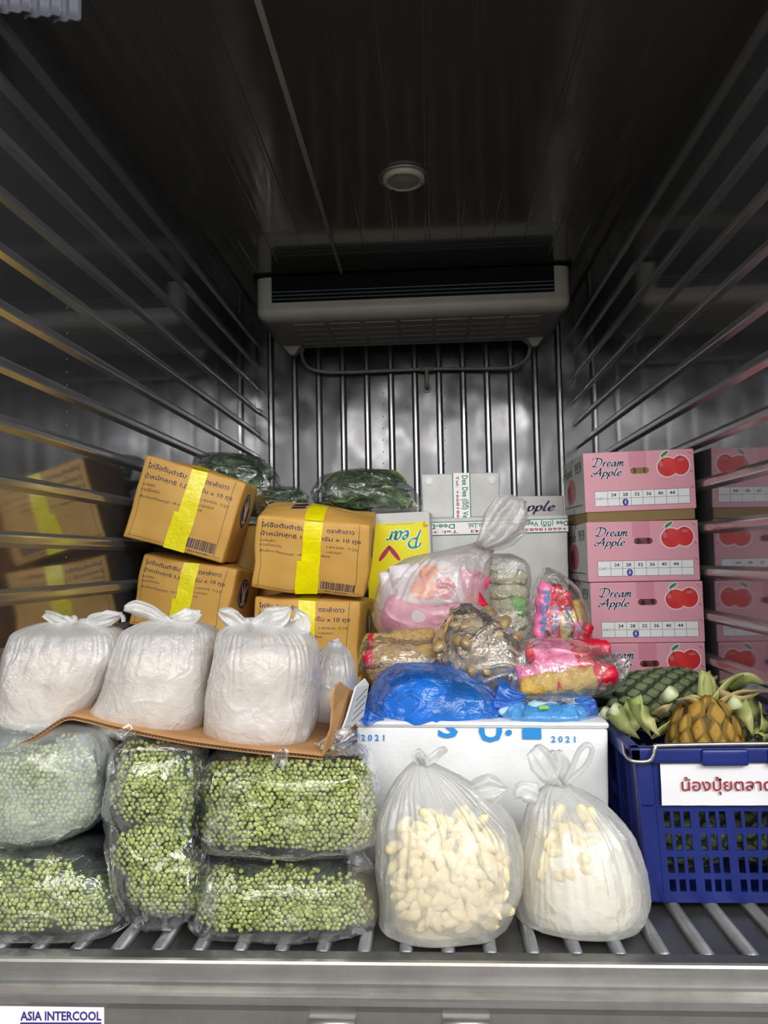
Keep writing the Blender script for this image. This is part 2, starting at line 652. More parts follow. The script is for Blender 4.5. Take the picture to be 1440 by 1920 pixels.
for k in range(15):
    for side in (0, 1):
        z = (1.8465 if side == 0 else 1.857) - 0.1264 * k
        if z < 0.05:
            continue
        x, sg, w_ = (XL, 1, wall_left) if side == 0 else (XR, -1, wall_right)
        prof = [(x + sg * b, 0, z + a) for a, b in hat(0.037, 0.014, 0.012)]
        V, Fc = extrude(prof, np.array([0, 0.0, 0]), np.array([0, LEN - 0.055, 0]))
        part('rib', V, Fc, M_RIB, w_, False)
        V, Fc = extrude([(x + sg * b * 0.8, 0, z + a * 0.9) for a, b in hat(0.037, 0.014, 0.012)],
                        np.array([0, LEN - 0.05, 0]), np.array([0, LEN, 0]))
        part('rib_end', V, Fc, M_RIB, w_, False)
for i in range(13):
    x = at(509 + 45.15 * i, 800, LEN)[0]
    prof = [(x + a, LEN - b, 0) for a, b in hat(0.036, 0.013, 0.020)]
    V, Fc = extrude(prof, np.array([0, 0, -0.016]), np.array([0, 0, ZC]))
    part('rib', V, Fc, M_RIB, wall_back, False)
for i in range(14):
    x = -0.363 + 0.1285 * (i - 4)
    if not (XL + 0.03 < x < XR - 0.03) or i == 4:
        continue
    prof = [(x + a, 0, ZC - b) for a, b in hat(0.018, 0.008, 0.0012)]
    V, Fc = extrude(prof, np.array([0, 0.0, 0]), np.array([0, LEN, 0]))
    part('seam', V, Fc, M_CEIL, ceiling, False)
# bright conduit strip running to the cooling unit
V, Fc = box(-0.372, -0.359, 0.0, 2.14, ZC - 0.009, ZC)
part('conduit_strip', V, Fc, M_PVC, ceiling, False)
# rivets down the left wall and on the back wall
rv, rf = ell2(0, 0, 0.0035, 0.0035, 8, rings=2)
for k in range(26):
    z = 0.50 + 0.034 * k
    P = np.array([(XL + 0.0015 * (1 - (math.hypot(a, b) / 0.0035) ** 2), 0.62 + a, z + b) for a, b in rv])
    part('rivet', P, rf, M_LATCH, wall_left)
for px in (719, 834):
    for k in range(9):
        c = at(px, 715 + 22 * k, LEN)
        P = np.array([(c[0] + a, LEN - 0.0015 * (1 - (math.hypot(a, b) / 0.0035) ** 2), c[2] + b) for a, b in rv])
        part('rivet', P, rf, M_LATCH, wall_back)

# floor: rounded aluminium ribs, end strip
nfl = 0
for i in range(25):
    x = XL + 0.02 + 0.0705 * i
    if x > XR - 0.02:
        break
    prof = []
    for a in np.linspace(0, math.pi, 9):
        prof.append((x - 0.0125 * math.cos(a), 0, -0.016 + 0.016 * min(1.0, math.sin(a) * 1.25)))
    V, Fc = extrude(prof, np.array([0, 0.035, 0]), np.array([0, LEN, 0]))
    part('floor_rib', V, Fc, M_FLOOR, floor)
part('end_strip', *box(XL, XR, 0.004, 0.036, -0.05, -0.004), M_FLOOR, floor, False)

# stepped rear sill
prof = [(0, 0.004, -0.002), (0, 0.000, 0.001), (0, -0.006, 0.0), (0, -0.008, -0.004), (0, -0.010, -0.018), (0, -0.012, -0.031),
        (0, -0.016, -0.0335), (0, -0.030, -0.034), (0, -0.046, -0.0345), (0, -0.050, -0.037), (0, -0.051, -0.044), (0, -0.048, -0.049), (0, -0.0445, -0.056),
        (0, -0.0445, -0.40), (0, 0.004, -0.40)]
V, Fc = extrude(prof, np.array([XL - 0.15, 0, 0]), np.array([XR + 0.15, 0, 0]))
sill = structure('trim_1', V, Fc, M_SILL)
ground = structure('ground', *box(-8, 8, -9, 4, -1.0, -0.95), M_GROUND)

# sticker on the sill
st = single('sticker', *box(at(-60, 1884, -0.046)[0], at(195, 1884, -0.046)[0], -0.0458, -0.0446, at(100, 1960, -0.045)[2], at(195, 1886, -0.045)[2]), M_WHITE,
            'white sticker with purple lettering on the steel sill', 'sticker', smooth=False)


def on_sill(name, shapes_px, mat, lift):
    """flat print on the sticker"""
    Vs, Fc = merge([(np.c_[v, np.zeros(len(v))], f) for v, f in shapes_px])
    P = np.array([at(a, b, -0.0458 - lift) for a, b, _ in Vs])
    return part(name, P, Fc, mat, st, False)


V, Fc = text_fit('ASIA INTERCOOL', 38, 190, 0, 17, bold=0.03)
V = np.c_[V[:, 0], 1913 - V[:, 1]]
on_sill('lettering', [(V, Fc)], M_PURPLE, 0.0003)
on_sill('purple_band', [rect2(38, 190, 1917, 1945)], M_PURPLE, 0.0003)
# latch plates at the bottom of the sill
for px, lab in ((623, 'steel latch plate at the bottom of the sill, left of the other'), (874, 'steel latch plate at the bottom of the sill, right of the other')):
    c = at(px, 1906, -0.046)
    t = thing('latch_plate', lab, 'latch', (c[0], -0.046, c[2] - 0.05))
    w = 0.036
    part('plate', *box(c[0] - w, c[0] + w, -0.050, -0.0438, c[2] - 0.05, c[2]), M_LATCH, t, False)
    part('hinge_pin', *tube([(c[0] - w, -0.054, c[2] - 0.006), (c[0] + w, -0.054, c[2] - 0.006)], 0.004, 8), M_LATCH, t)
    part('hasp', *box(c[0] - 0.014, c[0] + 0.03, -0.058, -0.050, c[2] - 0.04, c[2] - 0.010), M_LATCH, t, False)

# ------------------------------------------------------------------ cooling unit on the ceiling
ax0, ax1, ayf, ayb = -0.764, 0.657, 2.10, 2.66
ac = thing('cooling_unit', 'cream cooling unit with dark grille hung under the ceiling', 'air conditioner', ((ax0 + ax1) / 2, (ayf + ayb) / 2, 1.735))
V, Fc = rbox(ax1 - ax0, ayb - ayf, 0.30, 0.05, 18)
V += np.array([(ax0 + ax1) / 2, (ayf + ayb) / 2, 1.735 + 0.15])
top = V[:, 2] > 1.943
V[top, 2] = 1.943
V[:, 2] += np.clip((V[:, 1] - ayf) / (ayb - ayf), 0, 1) * 0.012 * (V[:, 2] < 1.85)
V[:, 1] -= 0.012 * np.exp(-((V[:, 2] - 1.77) / 0.03) ** 2) * (V[:, 1] < 2.2)
part('shell', V, Fc, M_CREAM, ac)
part('gasket', *box(ax0 - 0.006, ax1 + 0.006, ayf - 0.006, ayb, 1.934, 1.9445), M_BLACK, ac, False)
part('grille', *box(-0.684, 0.581, ayf - 0.006, ayf + 0.02, 1.815, 1.944), M_BLACK, ac, False)
for z in (1.826, 1.843, 1.860):
    part('slat', *box(-0.682, 0.579, ayf - 0.010, ayf - 0.0055, z, z + 0.003), M_FIN, ac, False)
for x in (-0.47, -0.21, 0.1, 0.36):
    part('divider', *box(x - 0.003, x + 0.003, ayf - 0.009, ayf - 0.0055, 1.816, 1.944), M_BLACK, ac, False)
for k in range(5):
    y = 2.18 + 0.085 * k
    for i in range(7):
        x = -0.60 + 0.165 * i
        part('louvre', *box(x, x + 0.14, y, y + 0.03, 1.7325 + 0.012 * (y - ayf) / 0.56, 1.737 + 0.012 * (y - ayf) / 0.56), M_CREAM, ac, False)
for x in (-0.677, 0.555):
    V = np.array([(x - 0.055, 2.55, 1.76), (x + 0.055, 2.55, 1.76), (x + 0.055, 2.66, 1.76), (x - 0.055, 2.66, 1.76),
                  (x - 0.012, 2.57, 1.705), (x + 0.012, 2.57, 1.705), (x + 0.012, 2.61, 1.705), (x - 0.012, 2.61, 1.705)])
    part('corner_lug', V, [(0, 1, 5, 4), (1, 2, 6, 5), (2, 3, 7, 6), (3, 0, 4, 7), (4, 5, 6, 7), (3, 2, 1, 0)], M_CREAM, ac, False)

dp = thing('drain_pipe', 'thin grey drain pipe looped under the cooling unit', 'pipe', (0, 2.72, 1.6))
pp = [at(568, 652, 2.62), at(566, 668, 2.66), at(577, 688, 2.72), at(605, 697, 2.74), at(660, 698, 2.75), at(800, 692, 2.755), at(920, 691, 2.75),
      at(962, 688, 2.72), at(988, 672, 2.66), at(995, 645, 2.62)]
part('pipe_run', *tube(spline(pp, 90), 0.0095, 10), M_PVC, dp)
c = at(800, 692, 2.755)
part('tee', *tube([c + (-0.035, 0, 0), c + (0.035, 0, 0)], 0.0135, 12), M_PVC, dp)
part('outlet', *tube(spline([c, c + (0, 0, -0.05), c + (0.0, 0.012, -0.085), c + (0, 0.045, -0.095)], 20), 0.011, 10), M_PVC, dp)
V, Fc = ell2(0, 0, 0.024, 0.024, 20)
part('wall_collar', np.array([(c[0] + a, LEN - 0.004, c[2] - 0.095 + b) for a, b in V]), Fc, M_PVC, dp)

# round ceiling lamp (switched off)
lp = thing('ceiling_lamp', 'round switched-off lamp set in the steel ceiling', 'lamp', (-0.0573, 1.256, ZC - 0.02))


def lathe(prof, c, n=40):
    V = []
    for r, z in prof:
        for i in range(n):
            a = 2 * math.pi * i / n
            V.append((c[0] + r * math.cos(a), c[1] + r * math.sin(a), z))
    return np.array(V), grid_faces(n, len(prof), True)


part('outer_ring', *lathe([(0.072, ZC), (0.086, ZC - 0.001), (0.086, ZC - 0.006), (0.074, ZC - 0.007), (0.073, ZC)], (-0.0573, 1.256)), M_LATCH, lp)
part('bezel', *lathe([(0.072, ZC), (0.072, ZC - 0.016), (0.066, ZC - 0.021), (0.056, ZC - 0.022), (0.054, ZC - 0.016)], (-0.0573, 1.256)), M_CREAM, lp)
part('lens', *lathe([(0.055, ZC - 0.018), (0.04, ZC - 0.021), (0.02, ZC - 0.023), (0.001, ZC - 0.0235)], (-0.0573, 1.256)), M_LAMPG, lp)
for a in (0.2, 2.2, 4.3):
    part('screw', *tube([(-0.0573 + 0.061 * math.cos(a), 1.256 + 0.061 * math.sin(a), ZC - 0.02), (-0.0573 + 0.061 * math.cos(a), 1.256 + 0.061 * math.sin(a), ZC - 0.0232)], 0.0028, 8), M_BLACK, lp)

# end of the clear strip curtain, tied up in the top left corner
M_STRIP = film('curtain_film', (0.8, 0.84, 0.92), (0.10, 0.10, 0.13), 0.55, 0.2, 0.35, 0.2, 8, edge=0.4)
cu = thing('strip_curtain', 'bundle of clear ribbed curtain strips at the top left corner', 'curtain', (-0.80, 0.16, 1.75))
for i in range(4):
    x0, x1 = -0.90 + 0.055 * i, -0.90 + 0.055 * i + 0.075
    V, Fc = [], None
    zz = np.linspace(1.757 - 0.003 * i, ZC, 10)
    xx = np.linspace(x0, min(x1, -0.675), 16)
    gx, gz = np.meshgrid(xx, zz)
    y = 0.13 + 0.012 * i + 0.003 * np.cos((gx - x0) / (x1 - x0) * 2 * np.pi * 3)
    V = np.concatenate([np.stack([gx.ravel(), y.ravel(), gz.ravel()], 1), np.stack([gx.ravel(), y.ravel() + 0.003, gz.ravel()], 1)])
    f = grid_faces(16, 10)
    Fc = f + [tuple(i2 + 160 for i2 in q[::-1]) for q in f] + [(j, j + 1, j + 161, j + 160) for j in range(15)]
    part('strip', V, Fc, M_STRIP, cu)

# ================================================================== CARTONS AND BOXES
def box_thing(name, label, cat, pos, ang, w, d, h, group=None):
    """pos = centre of the front face; local axes x right, y back, z up; origin at the base centre"""
    M = Euler([a * D2R for a in ang]).to_matrix()
    base = Vector(pos) + M @ Vector((0, d / 2, -h / 2))
    return thing(name, label, cat, base, M, group)


def dent(seed, w, d, h, amp, bulge):
    def warp(P):
        P = np.asarray(P, float)
        q = P.copy()
        n = np.stack([pn(P * 7.0, seed + k) for k in (1, 2, 3)], 1)
        q += n * amp + np.stack([pn(P * 19.0, seed + k) for k in (4, 5, 6)], 1) * amp * 0.35
        u, v = P[:, 0] / (w / 2), (P[:, 2] - h / 2) / (h / 2)
        s = P[:, 1] / (d / 2)
        dome = np.clip(1 - u * u, 0, 1) * np.clip(1 - v * v, 0, 1)
        q[:, 1] += np.where(s < 0, -1, 1) * bulge * 0.5 * dome * np.abs(s)
        dt = np.clip(1 - u * u, 0, 1) * np.clip(1 - s * s, 0, 1)
        q[:, 2] += bulge * dt * (v > 0.5)
        dx = np.clip(1 - s * s, 0, 1) * np.clip(1 - v * v, 0, 1)
        q[:, 0] += np.sign(u) * bulge * 0.4 * dx * np.abs(u)
        return q
    return warp


def tan_carton(label, pos, ang, w, d, h, seed, tape_x=0.44, stamp='7/20', plain=False, tape_bottom=0.0, group='tan frozen food cartons', bulge=0.014, top_print=False):
    t = box_thing('carton', label, 'carton', pos, ang, w, d, h, group)
    V, Fc = rbox(w, d, h, 0.007, 16)
    V[:, 2] += h / 2
    warp = dent(seed, w, d, h, 0.007, bulge)
    part('carton_body', warp(V), Fc, M_CARTON, t, True, False)
    if plain:
        return t
    f = Face(t, (-w / 2, -d / 2, 0), (1, 0, 0), (0, 0, 1), warp)
    W, H = w, h
    # yellow tape over the front and up over the top
    tx, tw = tape_x * W, 0.16 * W
    f.put('tape', [rect2(tx, tx + tw, tape_bottom, H * 0.995, 3, 18)], M_TAPE, 0.0012)
    f.put('tape', [rect2(tx - 0.012, tx + tw - 0.018, tape_bottom, H * 0.45, 3, 10)], M_TAPE, 0.0018)
    ft = Face(t, (-w / 2, -d / 2, h), (1, 0, 0), (0, 1, 0), warp)
    ft.put('tape', [rect2(tx, tx + tw, 0.001, d * 0.99, 3, 16)], M_TAPE, 0.0012)
    ft.put('flap_seam', [rect2(0.01, W - 0.01, d * 0.5 - 0.001, d * 0.5 + 0.001, 20, 1)], M_DARK, 0.0006)
    f.put('crease', [rect2(0.055 * W, 0.055 * W + 0.0012, 0.03 * H, 0.97 * H, 1, 14), rect2(0.90 * W, 0.90 * W + 0.0016, 0.05 * H, 0.98 * H, 1, 14)], M_STAMP, 0.0004)
    f.put('crease', [rect2(0.03 * W, 0.97 * W, 0.045 * H, 0.045 * H + 0.0014, 14, 1)], M_STAMP, 0.0004)
    if top_print:
        ft.put('printed_text', [rect2(0.26 * W, 0.39 * W, 0.30 * d, 0.38 * d), rect2(0.26 * W, 0.39 * W, 0.42 * d, 0.56 * d)], M_NAVY, 0.0010)
    # print
    f.put('printed_text', [text_fit('ไก่จ๊อต้นตำรับ', 0.05 * W, 0.43 * W, 0.86 * H, 0.055 * H, bold=0.012),
                           text_fit('ตราห้าดาว', 0.62 * W, 0.86 * W, 0.86 * H, 0.055 * H, bold=0.012),
                           text_fit('น้ำหนักสุทธิ 1,000 กรัม x 10 ถุง', 0.05 * W, 0.92 * W, 0.745 * H, 0.052 * H, bold=0.008)], M_NAVY)
    f.put('printed_text', [text_fit('วันที่ผลิต', 0.05 * W, 0.18 * W, 0.66 * H, 0.032 * H),
                           text_fit('ควรบริโภคก่อน', 0.05 * W, 0.24 * W, 0.60 * H, 0.032 * H),
                           text_fit('เก็บรักษาที่อุณหภูมิ -18 องศาเซลเซียส', 0.05 * W, 0.66 * W, 0.52 * H, 0.028 * H)], M_NAVY)
    f.put('date_stamp', [text_fit('140468- ' + stamp, 0.63 * W, 0.90 * W, 0.645 * H, 0.035 * H),
                         text_fit('140469', 0.63 * W, 0.76 * W, 0.575 * H, 0.035 * H)], M_STAMP)
    bars, x = [], 0.60 * W
    r = random.Random(4)
    while x < 0.89 * W:
        b = r.choice((0.0012, 0.0012, 0.0024, 0.0032))
        bars.append(rect2(x, x + b, 0.075 * H, 0.19 * H))
        x += b + r.choice((0.0014, 0.0014, 0.0026))
    f.put('barcode', bars + [text_fit('8851142521801', 0.64 * W, 0.84 * W, 0.035 * H, 0.025 * H)], M_NAVY)
    # emblem on the right side
    fs = Face(t, (w / 2, -d / 2, 0), (0, 1, 0), (0, 0, 1), warp)
    cx, cy, ry = d * 0.40, h * 0.68, h * 0.19
    e = fs.put('emblem', [ell2(cx, cy, ry * 0.95, ry * 1.1)], M_EMB, 0.0010)
    fs.put('emblem_mark', [ell2(cx, cy - ry * 0.2, ry * 0.30, ry * 0.42), ell2(cx - ry * 0.32, cy + ry * 0.28, ry * 0.12, ry * 0.42, 14, 0.5),
                           ell2(cx, cy + ry * 0.42, ry * 0.11, ry * 0.45, 14), ell2(cx + ry * 0.32, cy + ry * 0.30, ry * 0.12, ry * 0.42, 14, -0.5),
                           rect2(cx - ry * 0.35, cx + ry * 0.35, cy - ry * 0.82, cy - ry * 0.62)], M_GOLD, 0.0016, parent=e)
    fs.put('emblem_ring', [ring2(cx, cy, ry * 0.82, ry * 0.97, ry * 0.05)], M_GOLD, 0.0016, parent=e)
    return t


tan_carton('tan carton tilted sideways on top of the stack by the left wall', (-0.716, 0.93, 0.805), (2, 16.4, 4.0), 0.305, 0.24, 0.245, 1, 0.46)
tan_carton('tan carton directly under the tilted top carton, left wall side', (-0.738, 0.975, 0.548), (-2, 11.0, -7.0), 0.300, 0.24, 0.215, 2, 0.45)
tan_carton('tan carton with bulging top flaps beside the yellow pear box', (-0.337, 0.885, 0.658), (12.5, 6.6, 1.0), 0.325, 0.24, 0.213, 3, 0.42, bulge=0.024, top_print=True)
tan_carton('tan carton below the bulging one, behind the third white bag', (-0.362, 0.925, 0.430), (0, 3.5, -9.0), 0.318, 0.24, 0.215, 5, 0.43, '5/10')
tan_carton('tan carton on the floor by the left wall, lowest under the tilted carton', (-0.75, 0.965, 0.205), (0, 0, 0), 0.300, 0.24, 0.41, 6, plain=True)
tan_carton('tan carton on the floor behind the white bags, lowest under the bulging carton', (-0.360, 0.91, 0.160), (0, 0, 0), 0.320, 0.24, 0.32, 7, plain=True)
tan_carton('tan carton at the back holding up the dark leafy bag, on the floor', (-0.62, 1.26, 0.215), (0, 0, 0), 0.50, 0.36, 0.43, 8, plain=True)
tan_carton('tan carton at the back under the dark leafy bag, upper one', (-0.62, 1.26, 0.60), (0, 0, 0), 0.50, 0.36, 0.34, 9, plain=True)


# ------------------------------------------------------------------ pink apple boxes
def pink_box(label, pos, ang, hole, h=0.175, tray=False, stamp_x=0.0):
    w, d = 0.318, 0.36
    t = box_thing('apple_box', label, 'box', pos, ang, w, d, h, 'pink apple boxes stacked by the right wall')
    V, Fc = rbox(w, d, h, 0.003, 6)
    V[:, 2] += h / 2
    o = part('box_body', V, Fc, [M_PINK, M_WCARD], t, False, False)
    me = o.data
    for p in me.polygons:
        if abs(p.normal.x) > 0.7:
            p.material_index = 1
    H0 = 0.175
    f = Face(t, (-w / 2, -d / 2, h - H0), (1, 0, 0), (0, 0, 1))
    X = lambda u: u * w
    Y = lambda v: (1 - v) * H0
    for g, m, lf in ((0.10, M_WHITE, 0.0004), (0.0, M_NAVY, 0.0008)):
        f.put('brand_print', [script_word('Dream', X(.075), X(.375), Y(.24), 0.145 * H0, 0.15, g),
                              script_word('Apple', X(.075), X(.345), Y(.40), 0.135 * H0, 0.15, g)], m, lf)
    f.put('tape_patch', [rect2(X(.41), X(.57), Y(.27), Y(.005))], M_PINK2, 0.0004)
    hx, hy, rr = X(.505), Y(.33), 0.009
    hole_shape = [rect2(hx - 0.018, hx + 0.018, hy - rr, hy + rr), ell2(hx - 0.018, hy, rr, rr, 16), ell2(hx + 0.018, hy, rr, rr, 16)]
    f.put('hand_hole', hole_shape, hole, 0.0007)
    f.put('apple_outline', [ell2(X(.757), Y(.29), 0.0315, 0.0305), ell2(X(.875), Y(.27), 0.0275, 0.0305), ell2(X(.735), Y(.07), 0.016, 0.007, 20, 0.6)], M_WHITE, 0.0003)
    ap = f.put('apple_picture', [ell2(X(.757), Y(.29), 0.029, 0.028)], M_RED, 0.0009)
    f.put('apple_picture', [ell2(X(.875), Y(.27), 0.025, 0.028)], M_RED, 0.0006)
    f.put('gloss', [ell2(X(.70), Y(.24), 0.006, 0.009, 16, 0.3), ell2(X(.88), Y(.18), 0.010, 0.004, 16)], M_REDD, 0.0012)
    f.put('leaf_picture', [ell2(X(.735), Y(.07), 0.0135, 0.0048, 20, 0.6)], M_LEAFP, 0.0010)
    f.put('stalk', [stroke2([(X(.72), Y(.20)), (X(.715), Y(.15)), (X(.72), Y(.11))], 0.0018), stroke2([(X(.87), Y(.15)), (X(.872), Y(.10))], 0.0018)], M_DARK, 0.0011)
    f.put('tick', [stroke2([(X(a), Y(b)), (X(a + .03), Y(b + .04))], 0.0016) for a, b in ((.945, .05), (.955, .36), (.955, .62))], M_MAROON, 0.0006)
    # table of sizes
    x0, x1, y0, y1 = X(.09), X(.945), Y(.905), Y(.655)
    tb = f.put('size_table', [rect2(x0, x1, y0, y1)], M_WHITE, 0.0004)
    g, lw = [], 0.0005
    cw = (x1 - x0) / 8.1
    for i in range(9):
        x = x0 if i == 0 else x0 + cw * (i + 0.1)
        g.append(rect2(x - lw, x + lw, y0, y1))
    g += [rect2(x0, x1, y0 - lw, y0 + lw), rect2(x0, x1, y1 - lw, y1 + lw), rect2(x0 + 1.1 * cw, x1, (y0 + y1) / 2 - lw, (y0 + y1) / 2 + lw)]
    f.put('table_grid', g, M_GRID, 0.0007, parent=tb)
    tx = [text_fit('CAT.1', x0 + 0.1 * cw, x0 + 1.0 * cw, (y0 + y1) / 2 - 0.003, 0.0065)]
    for i, s in enumerate(('24', '28', '32', '36', '40', '44')):
        xx = x0 + cw * (i + 1.1)
        tx.append(text_fit(s, xx + 0.30 * cw, xx + 0.74 * cw, (y0 + y1) / 2 + 0.006, 0.0095, bold=0.02))
    f.put('table_text', tx, M_DARK, 0.0008, parent=tb)
    sx = x0 + cw * (2.6 + stamp_x)
    f.put('round_stamp', [ell2(sx, y0 + 0.010, 0.0085, 0.0105)], M_BLUEST, 0.0010, parent=tb)
    f.put('stamp_mark', [rect2(sx - 0.0012, sx + 0.001, y0 + 0.004, y0 + 0.017), rect2(sx - 0.0045, sx + 0.0045, y0 + 0.009, y0 + 0.0105)], M_WHITE, 0.0013, parent=tb)
    # white left side
    fl = Face(t, (-w / 2, d / 2, h - H0), (0, -1, 0), (0, 0, 1))
    fl.put('side_number', [text_fit('959', d * 0.62, d * 0.90, H0 * 0.70, 0.034, bold=0.01)], M_GRID, 0.0008)
    fl.put('side_apple', [ell2(d * 0.42, H0 * 0.42, 0.066, 0.040), ell2(d * 0.30, H0 * 0.36, 0.04, 0.034)], M_REDD, 0.0006)
    fl.put('side_text', [script_word('Apple', d * 0.02, d * 0.5, H0 * 0.70, 0.035, 0.12), rect2(d * 0.1, d * 0.9, H0 * 0.13, H0 * 0.15)], M_GRID, 0.0008)
    fl.put('slot_notch', [rect2(d * 0.5, d * 0.52, H0 * 0.92, H0), rect2(d * 0.5, d * 0.52, 0, H0 * 0.08), rect2(d * 0.12, d * 0.14, H0 * 0.92, H0)], M_DARK, 0.0008)
    if tray:
        V, Fc = rbox(w - 0.008, d - 0.008, 0.034, 0.002, 3)
        V[:, 2] += -0.0135
        part('inner_tray', V, Fc, M_HOLETAN, t, False, False, label='bare brown cardboard inner tray')
    return t


pink_box('topmost pink apple box, lifted on its bare brown inner tray', (0.617, 0.990, 0.862), (1.2, -0.9, -0.5), M_HOLETAN, tray=True)
pink_box('second pink apple box from the top of the stack', (0.619, 0.990, 0.6565), (0, 0.0, -1.0), M_HOLE, stamp_x=0.1)
pink_box('third pink apple box from the top of the stack', (0.624, 0.990, 0.4800), (0, 0.0, -1.6), M_HOLE, stamp_x=0.25)
pink_box('fourth pink apple box, half hidden behind the pineapples', (0.622, 0.985, 0.3040), (0, 0.0, -0.4), M_HOLE)
pink_box('lowest pink apple box, on the floor behind the blue crate', (0.620, 0.985, 0.1075), (0, 0.0, 0), M_HOLE, h=0.215)


# ------------------------------------------------------------------ styrofoam boxes
def foam_box(name, label, pos, ang, w, d, h, mat, lid=True, rim=0.028):
    t = box_thing(name, label, 'box', pos, ang, w, d, h, None)
    V, Fc = rbox(w, d, h - (rim if lid else 0), 0.008, 8)
    V[:, 2] += (h - (rim if lid else 0)) / 2
    taper = 1 - 0.03 * (1 - V[:, 2] / h)
    V[:, 0] *= taper
    V += np.stack([pn(V * 9, 3 + k) for k in range(3)], 1) * 0.0015
    part('box_body', V, Fc, mat, t, True, False)
    if lid:
        V, Fc = rbox(w + 0.004, d + 0.004, rim, 0.007, 8)
        V[:, 2] += h - rim / 2
        part('lid', V, Fc, mat, t, True, False)
    return t


foam = foam_box('foam_box', 'large white foam box with blue print under the blue bags', (0.094, 0.315, 0.157), (0, 0.4, -2.0), 0.512, 0.36, 0.314, M_FOAM, rim=0.012)
fw, fh, fd = 0.512, 0.314, 0.36
ff = Face(foam, (-fw / 2, -fd / 2 - 0.0025, 0), (1, 0, 0), (0, 0, 1))


def fx(px):
    return (px - 672) / 471 * fw


def fz(py):
    return fh - (py - 1352) / 471 * fw * 0.97


for a in (683, 1038):
    ff.put('printed_year', [text_fit('2 0 2 1', fx(a), fx(a + 44), fz(1389), 0.0125, bold=0.02)], M_CYAN, 0.0007)


def clipped_word(word, x0, x1, base, height, top):
    V, Fc = text_fit(word, x0, x1, base, height, bold=0.03)
    import bmesh
    bm = bmesh.new()
    vs = [bm.verts.new((a, b, 0)) for a, b in V]
    for f_ in Fc:
        try:
            bm.faces.new([vs[i] for i in f_])
        except ValueError:
            pass
    bmesh.ops.bisect_plane(bm, geom=bm.verts[:] + bm.edges[:] + bm.faces[:], plane_co=(0, top, 0), plane_no=(0, 1, 0), clear_outer=True)
    bm.verts.index_update()
    out = (np.array([v.co[:2] for v in bm.verts]), [tuple(v.index for v in f_.verts) for f_ in bm.faces])
    bm.free()
    return out


ztop = fz(1363)
ff.put('cut_off_letters', [clipped_word('S', fx(828), fx(866), fz(1381), 0.045, ztop), clipped_word('U', fx(905), fx(948), fz(1388), 0.05, ztop),
                           clipped_word('I', fx(985), fx(1020), fz(1382), 0.045, ztop)], M_CYAN, 0.0007)
ff.put('print_smudge', [ell2(fx(960), fz(1372), 0.007, 0.006, 14, 0.5)], M_CYAN, 0.0007)

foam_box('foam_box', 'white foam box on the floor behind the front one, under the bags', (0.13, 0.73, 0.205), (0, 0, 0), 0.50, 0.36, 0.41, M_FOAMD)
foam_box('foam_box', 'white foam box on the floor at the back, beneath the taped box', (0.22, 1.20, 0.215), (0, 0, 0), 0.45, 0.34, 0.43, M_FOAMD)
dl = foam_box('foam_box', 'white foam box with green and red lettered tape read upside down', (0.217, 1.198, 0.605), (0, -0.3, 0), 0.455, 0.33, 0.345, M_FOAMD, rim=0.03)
f = Face(dl, (0.455 / 2, -0.33 / 2 - 0.002, 0.345), (-1, 0, 0), (0, 0, -1))   # reads upside down
# tape just under the lid, on the front: text starts at the right end
f.put('tape', [rect2(0.0, 0.455, 0.012, 0.056)], M_WHITE, 0.0006)
f.put('tape_border', [rect2(0.0, 0.455, 0.012, 0.0145), rect2(0.0, 0.455, 0.0535, 0.056)], M_GREENP, 0.0012)
f.put('tape_text', [text_fit('Dee (ดีดี) Veggie import', 0.0, 0.225, 0.020, 0.016, bold=0.02), text_fit('Co.,Ltd.', 0.262, 0.318, 0.020, 0.016, bold=0.02),
                    text_fit('Dee-D', 0.360, 0.445, 0.020, 0.016, bold=0.02)], M_GREENP, 0.0012)
f.put('tape_text', [text_fit('+66818683525', 0.005, 0.18, 0.041, 0.009, bold=0.02), text_fit('42543', 0.235, 0.31, 0.041, 0.009, bold=0.02),
                    text_fit('Tel: +6', 0.35, 0.45, 0.041, 0.009, bold=0.02)], M_MAG, 0.0012)

du = foam_box('foam_box', 'small white foam box lying on its side, footed base facing out', (0.107, 1.245, 0.852), (0, 0.2, 0), 0.26, 0.26, 0.148, M_FOAMD, lid=False)
f = Face(du, (-0.13, -0.13, 0), (1, 0, 0), (0, 0, 1))
for x in (0.026, 0.234):
    c_, f_ = ell2(0, 0, 0.017, 0.017, 24, rings=3)
    r_ = np.hypot(c_[:, 0], c_[:, 1]) / 0.017
    P = np.stack([-0.13 + x + c_[:, 0], -0.13 - 0.006 * np.clip((1 - r_) * 3, 0, 1) + 0.001, 0.122 + c_[:, 1]], 1)
    part('foot', P, f_, M_FOAM, du, True, False)
f.put('tape', [rect2(0.104, 0.163, 0.0, 0.148)], M_WHITE, 0.0006)
f.put('tape_border', [rect2(0.104, 0.107, 0, 0.148), rect2(0.160, 0.163, 0, 0.148)], M_GREENP, 0.0012)
fv = Face(du, (-0.13 + 0.107, -0.13, 0.146), (0, 0, -1), (1, 0, 0))
fv.put('tape_text', [text_fit('Dee Dee (ดีดี) Ve', 0.006, 0.146, 0.029, 0.019, bold=0.02)], M_GREENP, 0.0012)
fv.put('tape_text', [text_fit('Tel: +668186', 0.006, 0.146, 0.009, 0.009, bold=0.02)], M_MAG, 0.0012)

